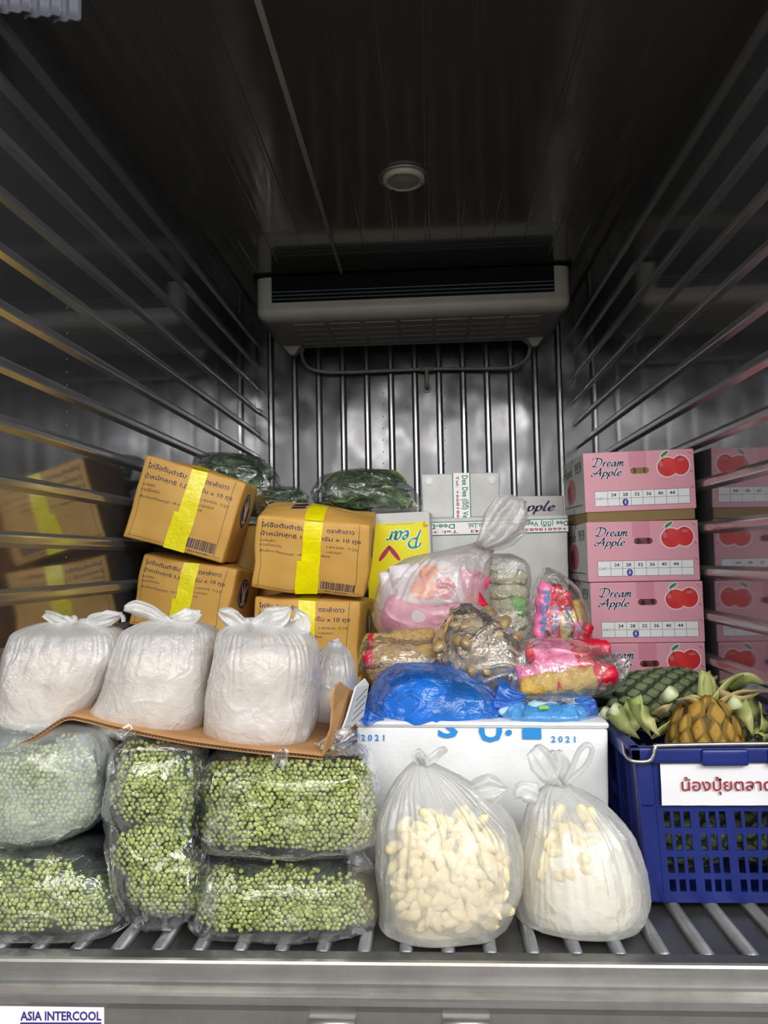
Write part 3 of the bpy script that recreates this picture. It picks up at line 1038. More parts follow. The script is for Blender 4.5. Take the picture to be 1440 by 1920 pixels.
# grey apple box behind, pear box
t = box_thing('apple_carton', 'grey carton with dark blue script behind the upright pink packets', 'box', (0.352, 1.365, 0.811), (0, 0.6, 0), 0.22, 0.22, 0.085)
V, Fc = rbox(0.22, 0.22, 0.085, 0.003, 4)
V[:, 2] += 0.0425
part('carton_body', V, Fc, M_WCARD, t, False, False)
f = Face(t, (-0.11, -0.11, 0), (1, 0, 0), (0, 0, 1))
f.put('brand_print', [script_word('Apple', 0.045, 0.19, 0.034, 0.034, 0.17)], M_NAVY)
f.put('brand_print', [text_fit('Fresh Apple', 0.06, 0.165, 0.011, 0.009, bold=0.02)], M_NAVY)

t = box_thing('pear_box', 'white and yellow pear carton standing upside down beside the tan cartons', 'box', (-0.093, 1.105, 0.612), (0, -1.2, -3.8), 0.20, 0.28, 0.36)
V, Fc = rbox(0.20, 0.28, 0.36, 0.004, 5)
V[:, 2] += 0.18
part('carton_body', V, Fc, M_WCARD, t, False, False)
f = Face(t, (0.10, -0.14, 0.36), (-1, 0, 0), (0, 0, -1))
f.put('yellow_panel', [rect2(0.015, 0.2, 0.032, 0.34), rect2(0.006, 0.015, 0.041, 0.33), ell2(0.015, 0.041, 0.009, 0.009, 16)], M_YELP)
for g, m, lf in ((0.10, M_WHITE, 0.0009), (0.0, M_TEAL, 0.0014)):
    f.put('brand_print', [script_word('Pear', 0.022, 0.135, 0.058, 0.052, 0.17, g)], m, lf)
f.put('leaf_picture', [ell2(0.115, 0.125, 0.030, 0.007, 18, 2.2), ell2(0.145, 0.125, 0.030, 0.007, 18, 0.9)], M_MAG, 0.0012)
f.put('small_print', [text_fit('CARTON IMPORT', 0.05, 0.14, 0.026 + 0.008, 0.004)], M_TEAL, 0.0012)
tan_carton('brown carton on the floor under the upside down pear box', (-0.105, 1.115, 0.212), (0, 0, 0), 0.17, 0.28, 0.424, 12, plain=True, group=None)

# ================================================================== BAGS
class Bag:
    """a filled bag: rows are (picture row, left column, right column, half depth, fold depth) at the bag's own distance Y"""

    def __init__(self, rows, Yc, expo=2.4, seed=0, puff=0.004, nfold=14, nu=150, nv=90, crease=0.003, cfreq=22.0, lean=0.0):
        self.Yc = Yc
        L = np.array([at(r[1], r[0], Yc) for r in rows])
        R = np.array([at(r[2], r[0], Yc) for r in rows])
        b = np.array([r[3] for r in rows], float)
        fo = np.array([r[4] if len(r) > 4 else 0.0 for r in rows], float)
        k = 0.0
        arc = np.concatenate([[0], np.cumsum(np.linalg.norm(np.diff((L + R) / 2, axis=0), axis=1) + np.abs(np.diff(R[:, 0] - L[:, 0])) * 0.35)])
        arc /= arc[-1]
        t = np.linspace(0, 1, nv)
        ctl = np.concatenate([(L + R) / 2, (R - L) / 2, b[:, None], fo[:, None]], 1)
        # smooth interpolation on the arc parameter
        m = np.gradient(ctl, arc, axis=0)
        i = np.clip(np.searchsorted(arc, t, 'right') - 1, 0, len(arc) - 2)
        h = (arc[i + 1] - arc[i])
        s = ((t - arc[i]) / h)[:, None]
        h = h[:, None]
        C = ((2 * s ** 3 - 3 * s ** 2 + 1) * ctl[i] + (s ** 3 - 2 * s ** 2 + s) * h * m[i] * 0.8 + (-2 * s ** 3 + 3 * s ** 2) * ctl[i + 1] + (s ** 3 - s ** 2) * h * m[i + 1] * 0.8)
        self.c, self.a, self.b, self.fold = C[:, :3], C[:, 3:6], np.maximum(C[:, 6], 0.002), C[:, 7]
        self.expo, self.seed, self.nu, self.nv = expo, seed, nu, nv
        self.puff, self.nfold, self.crease, self.cfreq, self.lean = puff, nfold, crease, cfreq, lean

    def surface(self, shrink=0.0, wrinkle=1.0, v0=0.0, v1=1.0, nu=None, nv=None, extra=0.0, efreq=60.0, flat_top=False):
        nu = nu or self.nu
        nv = nv or self.nv
        jj = np.linspace(v0 * (self.nv - 1), v1 * (self.nv - 1), nv)
        ip = lambda A: np.stack([np.interp(jj, np.arange(self.nv), A[:, q]) for q in range(A.shape[1])], 1)
        c, a = ip(self.c), ip(self.a)
        b = np.interp(jj, np.arange(self.nv), self.b)
        fo = np.interp(jj, np.arange(self.nv), self.fold)
        u = np.linspace(0, 2 * np.pi, nu, endpoint=False)
        p = 2.0 / self.expo
        cu = np.sign(np.cos(u)) * np.abs(np.cos(u)) ** p
        su = np.sign(np.sin(u)) * np.abs(np.sin(u)) ** p
        V = c[:, None, :] + a[:, None, :] * cu[None, :, None]
        V[:, :, 1] += b[:, None] * su[None, :]
        V[:, :, 1] += self.lean * (c[:, None, 2] - c[-1, 2])
        dirv = V - c[:, None, :]
        ln = np.linalg.norm(dirv, axis=2, keepdims=True)
        dirv = dirv / np.maximum(ln, 1e-6)
        sz = np.clip(ln[:, :, 0] / 0.05, 0.0, 1.0)
        Vf = V.reshape(-1, 3)
        disp = pn(Vf * 9, self.seed + 1) * self.puff * 2 + pn(Vf * 21, self.seed + 2) * self.puff
        cr = np.maximum(ridge(Vf * np.array([self.cfreq, self.cfreq, self.cfreq * 0.6]) + 0.6 * np.stack([pn(Vf * 14, 31), pn(Vf * 14, 32), pn(Vf * 14, 33)], 1), self.seed + 3), 0) ** 5
        disp += cr * self.crease
        if extra:
            disp += pn(Vf * efreq, self.seed + 7) * extra
        # pleats that run to the neck
        uu = np.broadcast_to(u[None, :], (nv, nu)).ravel()
        vv = np.repeat(jj / self.nv, nu)
        ph = np.stack([np.cos(uu) * self.nfold * 0.42, np.sin(uu) * self.nfold * 0.42, vv * 2.2], 1)
        fold = np.maximum(ridge(ph, self.seed + 5), -0.2) * np.repeat(fo, nu) * 0.55
        disp = disp * wrinkle + fold * wrinkle - shrink
        out = Vf + dirv.reshape(-1, 3) * (disp * sz.ravel())[:, None]
        Fc = grid_faces(nu, nv, True)
        # end caps
        n0 = len(out)
        out = np.vstack([out, out[:nu].mean(0), out[-nu:].mean(0)])
        Fc += [(n0, (i + 1) % nu, i) for i in range(nu)] + [(n0 + 1, (nv - 1) * nu + i, (nv - 1) * nu + (i + 1) % nu) for i in range(nu)]
        out[:, 2] = np.maximum(out[:, 2], 0.001)
        return out, Fc

    def front(self, x, z):
        """front Y of the bag at a world x, z"""
        j = int(np.argmin(np.abs(self.c[:, 2] - z)))
        q = abs((x - self.c[j, 0]) / max(abs(self.a[j, 0]), 1e-4))
        if q >= 1:
            return None
        return self.c[j, 1] + self.lean * (self.c[j, 2] - self.c[-1, 2]) - self.b[j] * (1 - q ** self.expo) ** (1 / self.expo)

    def base(self):
        return (self.c[-1, 0], self.c[-1, 1], max(self.c[:, 2].min(), 0.0))


def flap(path, widths, Y, thick=0.006, seed=0, n=22, m=14, curl=0.010):
    """a loose end of film: a flattened crinkled lobe; path in picture points, widths in pixels"""
    P3 = spline(np.array([at(p[0], p[1], Y + (p[2] if len(p) > 2 else 0)) for p in path]), n)
    wd = np.interp(np.linspace(0, 1, n), np.linspace(0, 1, len(widths)), widths) * (Y - CAM_LOC[1]) / F_PX / 2
    T = np.gradient(P3, axis=0)
    T /= np.linalg.norm(T, axis=1, keepdims=True) + 1e-9
    S = np.cross(T, np.array([0, 1.0, 0]))
    S /= np.linalg.norm(S, axis=1, keepdims=True) + 1e-9
    a = np.linspace(0, 2 * np.pi, 2 * m, endpoint=False)
    V = P3[:, None, :] + S[:, None, :] * (np.cos(a)[None, :, None] * wd[:, None, None])
    V[:, :, 1] += np.sin(a)[None, :] * np.minimum(thick, wd * 0.6)[:, None]
    Vf = V.reshape(-1, 3)
    tt = np.repeat(np.linspace(0, 1, n), 2 * m)
    cc = np.tile(np.cos(a), n)
    Vf[:, 1] += curl * pn(np.stack([cc * 2.2, tt * 1.2, np.zeros_like(tt)], 1), seed + 2) * 1.5
    Vf += np.stack([pn(Vf * 30, seed + k) for k in range(3)], 1) * 0.004
    Fc = grid_faces(2 * m, n, True) + [tuple(range(2 * m))[::-1], tuple((n - 1) * 2 * m + i for i in range(2 * m))]
    return Vf, Fc


def loop_handle(path, Y, r=0.004, wide=0.012, n=40):
    P3 = spline(np.array([at(p[0], p[1], Y) for p in path]), n)
    V, Fc = tube(P3, r, 10)
    V[:, 1] = Y + (V[:, 1] - Y) * wide / r * 0.5
    return V, Fc


def knot(px, py, Y, r=0.010, seed=0):
    c = at(px, py, Y)
    a = np.linspace(0, 2 * np.pi, 26)
    P = c + np.stack([np.cos(a) * r, np.sin(a) * r * 0.8, np.sin(2 * a) * r * 0.45], 1)
    V, Fc = tube(P, r * 0.62, 8)
    V += np.stack([pn(V * 90, seed + k) for k in range(3)], 1) * r * 0.18
    return V, Fc


# ---- films
M_CLEAR = film('clear_film', (0.985, 0.99, 0.985), (0.85, 0.87, 0.85), -0.02, 0.10, 0.07, 0.7, 20, edge=0.35, gloss=1.3)
M_CLEAR2 = film('clear_film_thin', (0.98, 0.98, 0.97), (0.85, 0.85, 0.83), 0.02, 0.09, 0.08, 0.7, 28, edge=0.4, gloss=1.2)
M_MILK = film('milky_film', (0.97, 0.96, 0.95), (0.90, 0.89, 0.89), 0.36, 0.14, 0.20, 0.5, 24, edge=0.3, translucent=0.4)
M_FROST = film('frosted_film', (0.97, 0.97, 0.96), (0.95, 0.95, 0.93), 0.36, 0.14, 0.22, 0.4, 24, edge=0.3, translucent=0.4)
M_WBAG = film('white_bag_film', (0.95, 0.94, 0.93), (0.95, 0.95, 0.95), 0.54, 0.12, 0.18, 0.55, 42, edge=0.3, translucent=0.35)
M_WBAG4 = film('greyish_bag_film', (0.95, 0.95, 0.95), (0.88, 0.89, 0.90), 0.55, 0.14, 0.2, 0.5, 22, edge=0.4, translucent=0.35)
M_BLUEF = film('blue_film', (0.16, 0.50, 0.98), (0.035, 0.30, 0.92), 0.22, 0.34, 0.16, 0.9, 26, edge=0.35, translucent=0.3)
M_BLUEF2 = film('pale_blue_film', (0.45, 0.74, 1.0), (0.12, 0.38, 0.82), 0.10, 0.14, 0.14, 0.7, 22, edge=0.4, translucent=0.3)
M_DKFILM = film('dim_clear_film', (0.95, 0.96, 0.95), (0.55, 0.58, 0.58), 0.0, 0.10, 0.08, 0.8, 26, edge=0.4, gloss=1.2)

# ---- contents
M_FLOURY = solid('pale_filling', '#cdb8a0', 0.8, col2='#b59d84', vscale=40, bump=0.5, bscale=60)
M_BAMBOO = solid('bamboo_yellow', '#f1e6bd', 0.45, col2='#e3c98c', vscale=14, bump=0.25, bscale=60)
M_BAMBOO2 = solid('bamboo_white', '#efece2', 0.5, col2='#e6dcc0', vscale=10, bump=0.5, bscale=70)
M_PALEB = solid('pale_blue_pack', '#b4d2da', 0.5, col2='#8fbccc', vscale=20, bump=0.4, bscale=50)

# ------------------------------------------------------------------ long beans in clear bags
t_ = NT('bean_green')
b_ = t_.n('ShaderNodeBsdfPrincipled')
vec_ = t_.coord()
geo = t_.n('ShaderNodeTexCoord')
sep = t_.n('ShaderNodeSeparateXYZ')
pos_ = t_.n('ShaderNodeNewGeometry')
wn = t_.noise(pos_.outputs['Position'], 75.0, 2.0)
c1 = t_.mixc(t_.rng(wn, 0.35, 0.65, 0, 1), lin('#7f8c34'), lin('#c6cc7e'))
t_.l(c1, b_.inputs['Base Color'])
b_.inputs['Roughness'].default_value = 0.4
t_.l(b_.outputs[0], t_.out.inputs[0])
M_BEAN = t_.m
M_BEANCORE = solid('bean_shadow_green', '#161c10', 0.7, col2='#10141e', vscale=40)  # near-black colour stands in for the shade between the bean ends
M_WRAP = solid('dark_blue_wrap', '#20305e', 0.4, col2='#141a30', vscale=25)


def bean_shape(r=0.0044, ln=0.030, n=8):
    """a cut bean: the rounded pale end at y = 0, running back along +y"""
    prof = [(0.0012, -0.0006), (r * 0.75, -0.0002), (r, 0.0012), (r * 1.04, 0.006), (r * 0.95, ln)]
    V = []
    for q, y in prof:
        for i in range(n):
            a = 2 * math.pi * i / n
            V.append((q * math.cos(a), y, q * math.sin(a)))
    return np.array(V), grid_faces(n, len(prof), True) + [tuple(range(n))[::-1]]


BEAN_V, BEAN_F = bean_shape()
M_BEANS = solid('bean_side_green', '#4f6428', 0.45, col2='#3a4c20', vscale=60)


def bean_mats(me):
    nf = len(BEAN_F)
    for i, p in enumerate(me.polygons):
        p.material_index = 1 if 16 <= i % nf < nf - 1 else 0


BEAN_MESH = make_mesh('bean', BEAN_V, BEAN_F, [M_BEAN, M_BEANS])
bean_mats(BEAN_MESH)


def bean_bag(label, blabel, slabel, rows, Yc, bundles, seed, single_n=60, expo=3.0, extra_parts=(), lean=0.0, focus=None, fmat=None):
    bg = Bag(rows, Yc, expo, seed, puff=0.003, nu=170, nv=100, crease=0.005, cfreq=15, lean=lean)
    t = thing('clear_bag', label, 'bag', bg.base(), None, 'clear bags of long beans')
    V, Fc = bg.surface()
    part('film', V, Fc, fmat or M_CLEAR, t)
    for nm, vf in extra_parts:
        part(nm, *vf, M_CLEAR, t)
    r = random.Random(seed)
    cand = []
    step = 9.0
    for (bx, by, rx, ry) in bundles:
        rx, ry = rx * 1.1, ry * 1.1
        yy = by - ry
        row = 0
        while yy < by + ry:
            xx = bx - rx + (row % 2) * step / 2
            while xx < bx + rx:
                jx, jy = xx + r.uniform(-2.2, 2.2), yy + r.uniform(-2.2, 2.2)
                dx, dy = (jx - bx) / rx, (jy - by) / ry
                dd = dx * dx + dy * dy
                if dd < 1:
                    cand.append((jx, jy, dx, dy, dd))
                xx += step
            yy += step * 0.87
            row += 1
    placed = []
    for jx, jy, dx, dy, dd in cand:
        p = at(jx, jy, Yc - 0.08)
        yf = bg.front(p[0], p[2])
        if yf is None:
            continue
        p = at(jx, jy, yf + 0.014)
        yf = bg.front(p[0], p[2])
        if yf is None:
            continue
        yf += 0.010 + 0.022 * dd * dd + r.uniform(-0.003, 0.005)
        p = at(jx, jy, yf)
        y2 = bg.front(p[0], p[2])
        if y2 is None or p[2] < 0.012 or yf - y2 < 0.005:
            continue
        dv = Vector((dx * 0.42 + r.uniform(-.12, .12), -1.0, -dy * 0.42 + r.uniform(-.12, .12))).normalized()
        sc = r.uniform(0.85, 1.12)
        M = (Vector((0, -1, 0)).rotation_difference(dv)).to_matrix() * sc
        placed.append((p, M))
    # the beans that show largest are things, the rest one heap
    fx_, fy_ = focus or (bundles[0][0], bundles[0][1])
    fc = at(fx_, fy_, Yc - 0.1)
    order = sorted(range(len(placed)), key=lambda i: np.hypot(placed[i][0][0] - fc[0], placed[i][0][2] - fc[2]))
    for i in order[:single_n]:
        p, M = placed[i]
        o = bpy.data.objects.new('long_bean', BEAN_MESH)
        o.matrix_world = Matrix.Translation(Vector(p.tolist())) @ M.to_4x4()
        link(o)
        tag(o, blabel, 'bean', blabel)
    rest = [placed[i] for i in order[single_n:]]
    if rest:
        V = np.concatenate([BEAN_V @ np.array(M).T + p for p, M in rest])
        nb = len(BEAN_V)
        Fc = [tuple(i + k * nb for i in f_) for k in range(len(rest)) for f_ in BEAN_F]
        bean_mats(single('bean_heap', V, Fc, [M_BEAN, M_BEANS], slabel, 'beans', kind='stuff').data)
    # bodies of the bundles behind the cut ends, coloured as shade
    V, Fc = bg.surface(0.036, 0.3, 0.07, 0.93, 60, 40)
    single('bean_bundle', V, Fc, M_BEANCORE, slabel.replace('heap of cut', 'shade-coloured inner mass of'), 'beans', kind='stuff')
    # dark blue wrap glimpsed between the bundles
    return t, bg


H = 0.5
tail = flap([(612, 1422), (640, 1400), (668, 1375)], [60, 70, 34], 0.16, 0.01, 3)
bean_bag('upper right clear bag of long beans, under the torn cardboard', 'cut long bean end in the bag right under the torn cardboard edge',
         'heap of cut long beans in the upper right clear bag',
         [(1398, 450, 650, .03), (1408, 408, 690, .07), (1435, 389, 702, .10), (1480, 381, 709, .105), (1535, 379, 708, .105), (1568, 385, 702, .10), (1586, 405, 688, .07), (1594, 440, 655, .03)],
         0.165, [(448, 1470, 66, 72), (590, 1460, 105, 58), (610, 1540, 95, 52), (520, 1500, 70, 60), (440, 1550, 60, 40), (675, 1500, 35, 60), (540, 1560, 60, 32)], 11,
         extra_parts=[('gathered_end', tail)], focus=(560, 1520))
bean_bag('lower right clear bag of long beans lying on the floor', 'cut long bean end in the floor bag left of the bag of pale shoots',
         'heap of cut long beans in the lower right clear bag',
         [(1588, 440, 620, .03), (1600, 402, 662, .07), (1628, 386, 692, .10), (1670, 372, 707, .105), (1712, 362, 710, .105), (1745, 362, 702, .09), (1765, 388, 680, .06), (1772, 415, 610, .03)],
         0.155, [(455, 1650, 68, 58), (610, 1665, 82, 66), (600, 1725, 80, 35), (430, 1715, 62, 44), (675, 1690, 34, 62), (520, 1720, 60, 36)], 12, focus=(600, 1660))
bean_bag('upright clear bag of long beans between the left and right ones', 'cut long bean end in the upright bag between the other bean bags',
         'heap of cut long beans in the upright clear bag',
         [(1383, 255, 355, .02), (1394, 228, 384, .06), (1430, 213, 389, .085), (1500, 208, 386, .085), (1545, 208, 380, .08), (1600, 213, 396, .09), (1650, 222, 399, .09), (1690, 240, 386, .08), (1718, 262, 352, .06), (1730, 282, 330, .02)],
         0.135, [(325, 1440, 70, 52), (290, 1490, 80, 55), (345, 1520, 42, 60), (300, 1600, 86, 52), (320, 1665, 76, 50), (260, 1440, 40, 50)], 13, expo=2.6, focus=(290, 1600))
bean_bag('misted clear bag of long beans at the upper left, under the cardboard fold', 'cut long bean end in the misted bag under the cardboard fold',
         'heap of cut long beans in the misted upper left bag',
         [(1352, -40, 150, .03), (1366, -90, 195, .06), (1400, -100, 218, .09), (1460, -104, 222, .10), (1510, -104, 212, .10), (1545, -100, 178, .09), (1572, -90, 120, .06), (1584, -60, 60, .02)],
         0.165, [(60, 1450, 85, 60), (150, 1420, 60, 50), (100, 1520, 90, 50), (20, 1540, 60, 38), (180, 1480, 36, 50), (-40, 1480, 60, 60)], 14, focus=(60, 1480),
         fmat=film('misted_film', (0.97, 0.98, 0.97), (0.66, 0.70, 0.66), 0.22, 0.26, 0.14, 0.6, 22, edge=0.5))
bean_bag('clear bag of long beans on the floor at the lower left corner', 'cut long bean end in the lower left corner bag',
         'heap of cut long beans in the lower left corner bag',
         [(1572, -50, 160, .03), (1584, -88, 204, .07), (1620, -100, 230, .10), (1680, -103, 252, .105), (1720, -102, 256, .105), (1755, -95, 238, .08), (1772, -60, 180, .03)],
         0.145, [(35, 1640, 72, 58), (40, 1710, 66, 48), (150, 1650, 70, 62), (170, 1710, 70, 44), (215, 1680, 36, 60), (-50, 1680, 50, 60)], 15, focus=(40, 1680))
# dark blue sheet glimpsed between the bean bags
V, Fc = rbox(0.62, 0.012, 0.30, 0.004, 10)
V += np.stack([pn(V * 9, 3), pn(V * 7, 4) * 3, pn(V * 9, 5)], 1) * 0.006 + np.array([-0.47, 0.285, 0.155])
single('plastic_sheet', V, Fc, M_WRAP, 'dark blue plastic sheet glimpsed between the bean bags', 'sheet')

# ------------------------------------------------------------------ torn cardboard tray on the beans
def board(front_px, Yf, Yb, th=0.0078, back_dz=0.0):
    """corrugated board: two liners and the flute between them, front edge through the picture points"""
    P = spline(np.array([at(p[0], p[1], p[2] if len(p) > 2 else Yf) for p in front_px]), 150)
    n = len(P)
    rows_y = np.linspace(0, 1, 12)
    bow = []
    for s in rows_y:
        Q = P.copy()
        Q[:, 1] = P[:, 1] + (Yb - P[:, 1]) * s
        Q[:, 2] = P[:, 2] * (1 - s * 0.0) + back_dz * s + 0.004 * pn(np.stack([Q[:, 0] * 6, Q[:, 1] * 6, Q[:, 0] * 0], 1), 4) * s
        bow.append(Q)
    G = np.concatenate(bow)
    f_ = grid_faces(n, len(rows_y))
    lt = 0.0011

    def slab(z0, z1):
        V = np.concatenate([G + (0, 0, z1), G + (0, 0, z0)])
        k = len(G)
        Fc = list(f_) + [tuple(i + k for i in q[::-1]) for q in f_] + [(i, i + k, i + k + 1, i + 1) for i in range(n - 1)]
        return V, Fc
    # flute
    s = np.linspace(0, n - 1, 1100)
    Q = np.stack([np.interp(s, np.arange(n), P[:, k]) for k in range(3)], 1)
    arc = np.concatenate([[0], np.cumsum(np.linalg.norm(np.diff(Q, axis=0), axis=1))])
    wz = -th / 2 + (th / 2 - lt) * np.sin(arc / 0.0068 * 2 * np.pi)
    a0 = Q + np.stack([0 * wz, 0 * wz + 0.001, wz + 0.0004], 1)
    a1 = Q + np.stack([0 * wz, 0 * wz + 0.001, wz - 0.0004], 1)
    b0, b1 = a0 + (0, 0.06, 0), a1 + (0, 0.06, 0)
    m = len(Q)
    V = np.concatenate([a0, a1, b0, b1])
    Fc = []
    for i in range(m - 1):
        Fc += [(i, i + 1, m + i + 1, m + i), (i, 2 * m + i, 2 * m + i + 1, i + 1), (m + i, m + i + 1, 3 * m + i + 1, 3 * m + i)]
    return slab(-lt, 0.0), slab(-th, -th + lt), (V, Fc)


tr = thing('cardboard_tray', 'torn corrugated cardboard tray carrying the white bags', 'cardboard', (-0.5, 0.2, 0.29))
top_, bot_, flu_ = board([(-70, 1440), (0, 1408), (60, 1382), (120, 1345, .12), (160, 1347, .13), (220, 1362, .12), (350, 1388), (480, 1405), (560, 1412), (604, 1417)], 0.095, 0.50)
part('top_liner', *top_, M_KRAFT, tr)
part('bottom_liner', *bot_, M_KRAFT, tr)
part('flute', *flu_, M_KRAFT_D, tr)


def sheet_poly(P3, thick):
    P3 = np.asarray(P3, float)
    n = len(P3)
    nr = np.cross(P3[1] - P3[0], P3[2] - P3[0])
    nr = nr / np.linalg.norm(nr) * thick
    V = np.concatenate([P3, P3 + nr])
    return V, [tuple(range(n)), tuple(range(2 * n - 1, n - 1, -1))] + [(i, i + n, (i + 1) % n + n, (i + 1) % n) for i in range(n)]


P = [at(606, 1418, .10), at(622, 1398, .15), at(640, 1375, .22), at(655, 1357, .27), at(668, 1300, .27), at(655, 1292, .25), at(640, 1280, .22), at(628, 1290, .19),
     at(620, 1312, .18), at(624, 1335, .18), at(621, 1368, .16), at(612, 1392, .13)]
part('torn_flap', *sheet_poly(P, 0.004), M_KRAFT, tr, False)
P = [at(636, 1386, .19), at(655, 1368, .24), at(682, 1342, .29), at(692, 1283, .29), at(686, 1274, .285), at(668, 1290, .245), at(650, 1350, .215)]
wf = part('outer_flap', *sheet_poly(P, -0.004), M_WCARD, tr, False, label='white printed outer face of the torn flap')
for k in range(4):
    a0, a1 = at(660 + 3 * k, 1352 - 13 * k, .2395), at(682 + 2.2 * k, 1330 - 13 * k, .279)
    part('print_line', *tube([a0, a1], 0.0007, 5), M_GRID, wf)
for (a, b) in ((500, 1408), (420, 1400)):
    pass
for (px, py, s, w) in ((230, 1366, 3, 34), (520, 1412, 5, 30), (20, 1412, 7, 36)):
    V, Fc = flap([(px, py - 4), (px + 6, py + 8), (px + 2, py + 22)], [w, w * 1.1, w * 0.7], 0.09, 0.002, s)
    part('loose_tape', V, Fc, M_CLEAR, tr)


# ------------------------------------------------------------------ white filled bags
def white_bag(label, rows, Yc, fill_v, seed, ears, knots, mat=M_WBAG, fmat=M_FLOURY, expo=2.7, name='white_bag', group='white bags on the cardboard', cat='bag', fill_label=None, content=True, lean=0.0, shrink=0.007):
    bg = Bag(rows, Yc, expo, seed, puff=0.004, nfold=22, nu=220, nv=130, crease=0.0016, cfreq=24, lean=lean)
    t = thing(name, label, cat, bg.base(), None, group)
    part('film', *bg.surface(), mat, t)
    for i, e in enumerate(ears):
        part('tied_end', *e, mat, t)
    for px, py in knots:
        part('knot', *knot(px, py, Yc - 0.01, 0.009, seed), mat, t)
    if content:
        V, Fc = bg.surface(shrink, 0.35, fill_v, 0.985, 150, 90, 0.0030, 60)
        single('filling', V, Fc, fmat, fill_label, 'filling', kind='stuff')
    return t, bg


white_bag('third white bag from the left, nearest the torn cardboard corner',
          [(1158, 458, 478, .008, .002), (1168, 432, 528, .03, .006), (1186, 412, 572, .07, .008), (1215, 405, 590, .09, .005), (1260, 401, 595, .10, .002), (1310, 394, 594, .10), (1350, 388, 590, .10), (1380, 386, 580, .09), (1395, 402, 558, .06), (1400, 435, 520, .03)],
          0.215, 0.36, 21,
          [flap([(470, 1172), (505, 1164), (530, 1152), (546, 1139)], [22, 52, 40, 8], 0.20, 0.008, 1), flap([(545, 1190), (565, 1165), (552, 1142)], [50, 40, 8], 0.215, 0.006, 6),
           flap([(462, 1172), (440, 1163), (424, 1152), (412, 1145)], [20, 38, 34, 10], 0.20, 0.008, 2)], [(467, 1167)], fill_label='pale filling inside the third white bag')
white_bag('second white bag from the left, slumping on the cardboard',
          [(1158, 308, 328, .008, .002), (1168, 262, 376, .03, .006), (1184, 237, 402, .07, .008), (1212, 231, 408, .09, .005), (1260, 221, 405, .10, .002), (1300, 205, 400, .10), (1335, 182, 392, .10), (1362, 178, 380, .09), (1378, 205, 355, .06), (1384, 240, 320, .03)],
          0.235, 0.36, 22,
          [flap([(315, 1168), (285, 1150), (258, 1142), (236, 1144)], [22, 30, 36, 14], 0.22, 0.008, 3), flap([(322, 1166), (350, 1160), (378, 1150)], [20, 42, 12], 0.22, 0.008, 4)],
          [(318, 1162)], fill_label='pale filling inside the second white bag')
white_bag('leftmost white bag, at the steel wall',
          [(1160, 118, 142, .008, .002), (1170, 74, 190, .03, .006), (1186, 38, 220, .07, .008), (1222, 22, 232, .09, .005), (1262, 13, 218, .10, .002), (1310, 0, 196, .10), (1350, -10, 166, .10), (1376, -12, 118, .08), (1390, 8, 62, .04)],
          0.245, 0.33, 23,
          [flap([(130, 1166), (108, 1160), (84, 1150)], [18, 26, 12], 0.235, 0.008, 5), flap([(150, 1168), (178, 1166), (205, 1158), (228, 1152)], [20, 26, 30, 10], 0.235, 0.008, 8),
           loop_handle([(165, 1172), (170, 1156), (200, 1150), (228, 1154), (232, 1166)], 0.235)],
          [(132, 1162)], fill_label='pale filling inside the leftmost white bag')
white_bag('greyish white bag half hidden behind the torn flap',
          [(1204, 622, 634, .006, .002), (1216, 606, 648, .03, .005), (1240, 592, 660, .06, .005), (1290, 586, 668, .075), (1340, 586, 664, .075), (1368, 592, 640, .05), (1376, 605, 625, .02)],
          0.43, 0.5, 24, [flap([(625, 1214), (632, 1206), (636, 1198)], [30, 22, 6], 0.42, 0.006, 6)], [], mat=M_WBAG4, fill_label='pale filling inside the greyish white bag')

# ------------------------------------------------------------------ two frosted bags of pale shoots on the floor
def shoot_shape(seed, ln=0.034, r=0.011):
    """a peeled, curved, tapering chunk"""
    rr = random.Random(seed)
    P = spline([(0, 0, 0), (ln * .35, ln * .10 * rr.uniform(-1, 1), ln * .12), (ln * .7, 0, ln * .16 * rr.uniform(.3, 1)), (ln, 0, ln * .05)], 8)
    V, Fc = tube(P, [r * .45, r * .85, r, r, r * .92, r * .8, r * .6, r * .25], 8)
    V[:, 1] *= 0.62
    V += np.stack([pn(V * 60, seed + k) for k in range(3)], 1) * 0.0015
    return V, Fc


SHOOTS = [make_mesh('shoot', *shoot_shape(k), M_BAMBOO) for k in range(5)]


def shoots(bg, spots, label, seed, inset=0.012):
    r = random.Random(seed)
    for px, py in spots:
        p = at(px, py, bg.Yc - 0.08)
        yf = bg.front(p[0], p[2])
        if yf is None:
            continue
        p = at(px, py, yf + inset)
        yf = bg.front(p[0], p[2])
        if yf is None or p[2] < 0.03 or bg.front(p[0] - 0.036, p[2]) is None or bg.front(p[0] + 0.036, p[2]) is None:
            continue
        yf = max(yf, min(bg.front(p[0] - 0.018, p[2]), bg.front(p[0] + 0.018, p[2])) )
        p = at(px, py, yf + inset + r.uniform(0, 0.006))
        o = bpy.data.objects.new('shoot', SHOOTS[r.randrange(5)])
        M = Euler((r.uniform(-.5, .5), r.uniform(0, 6.28), r.uniform(-.6, .6))).to_matrix().to_4x4()
        o.matrix_world = Matrix.Translation(Vector(p.tolist())) @ M @ Matrix.Translation((-0.017, 0, 0))
        link(o)
        tag(o, label, 'shoot', label)


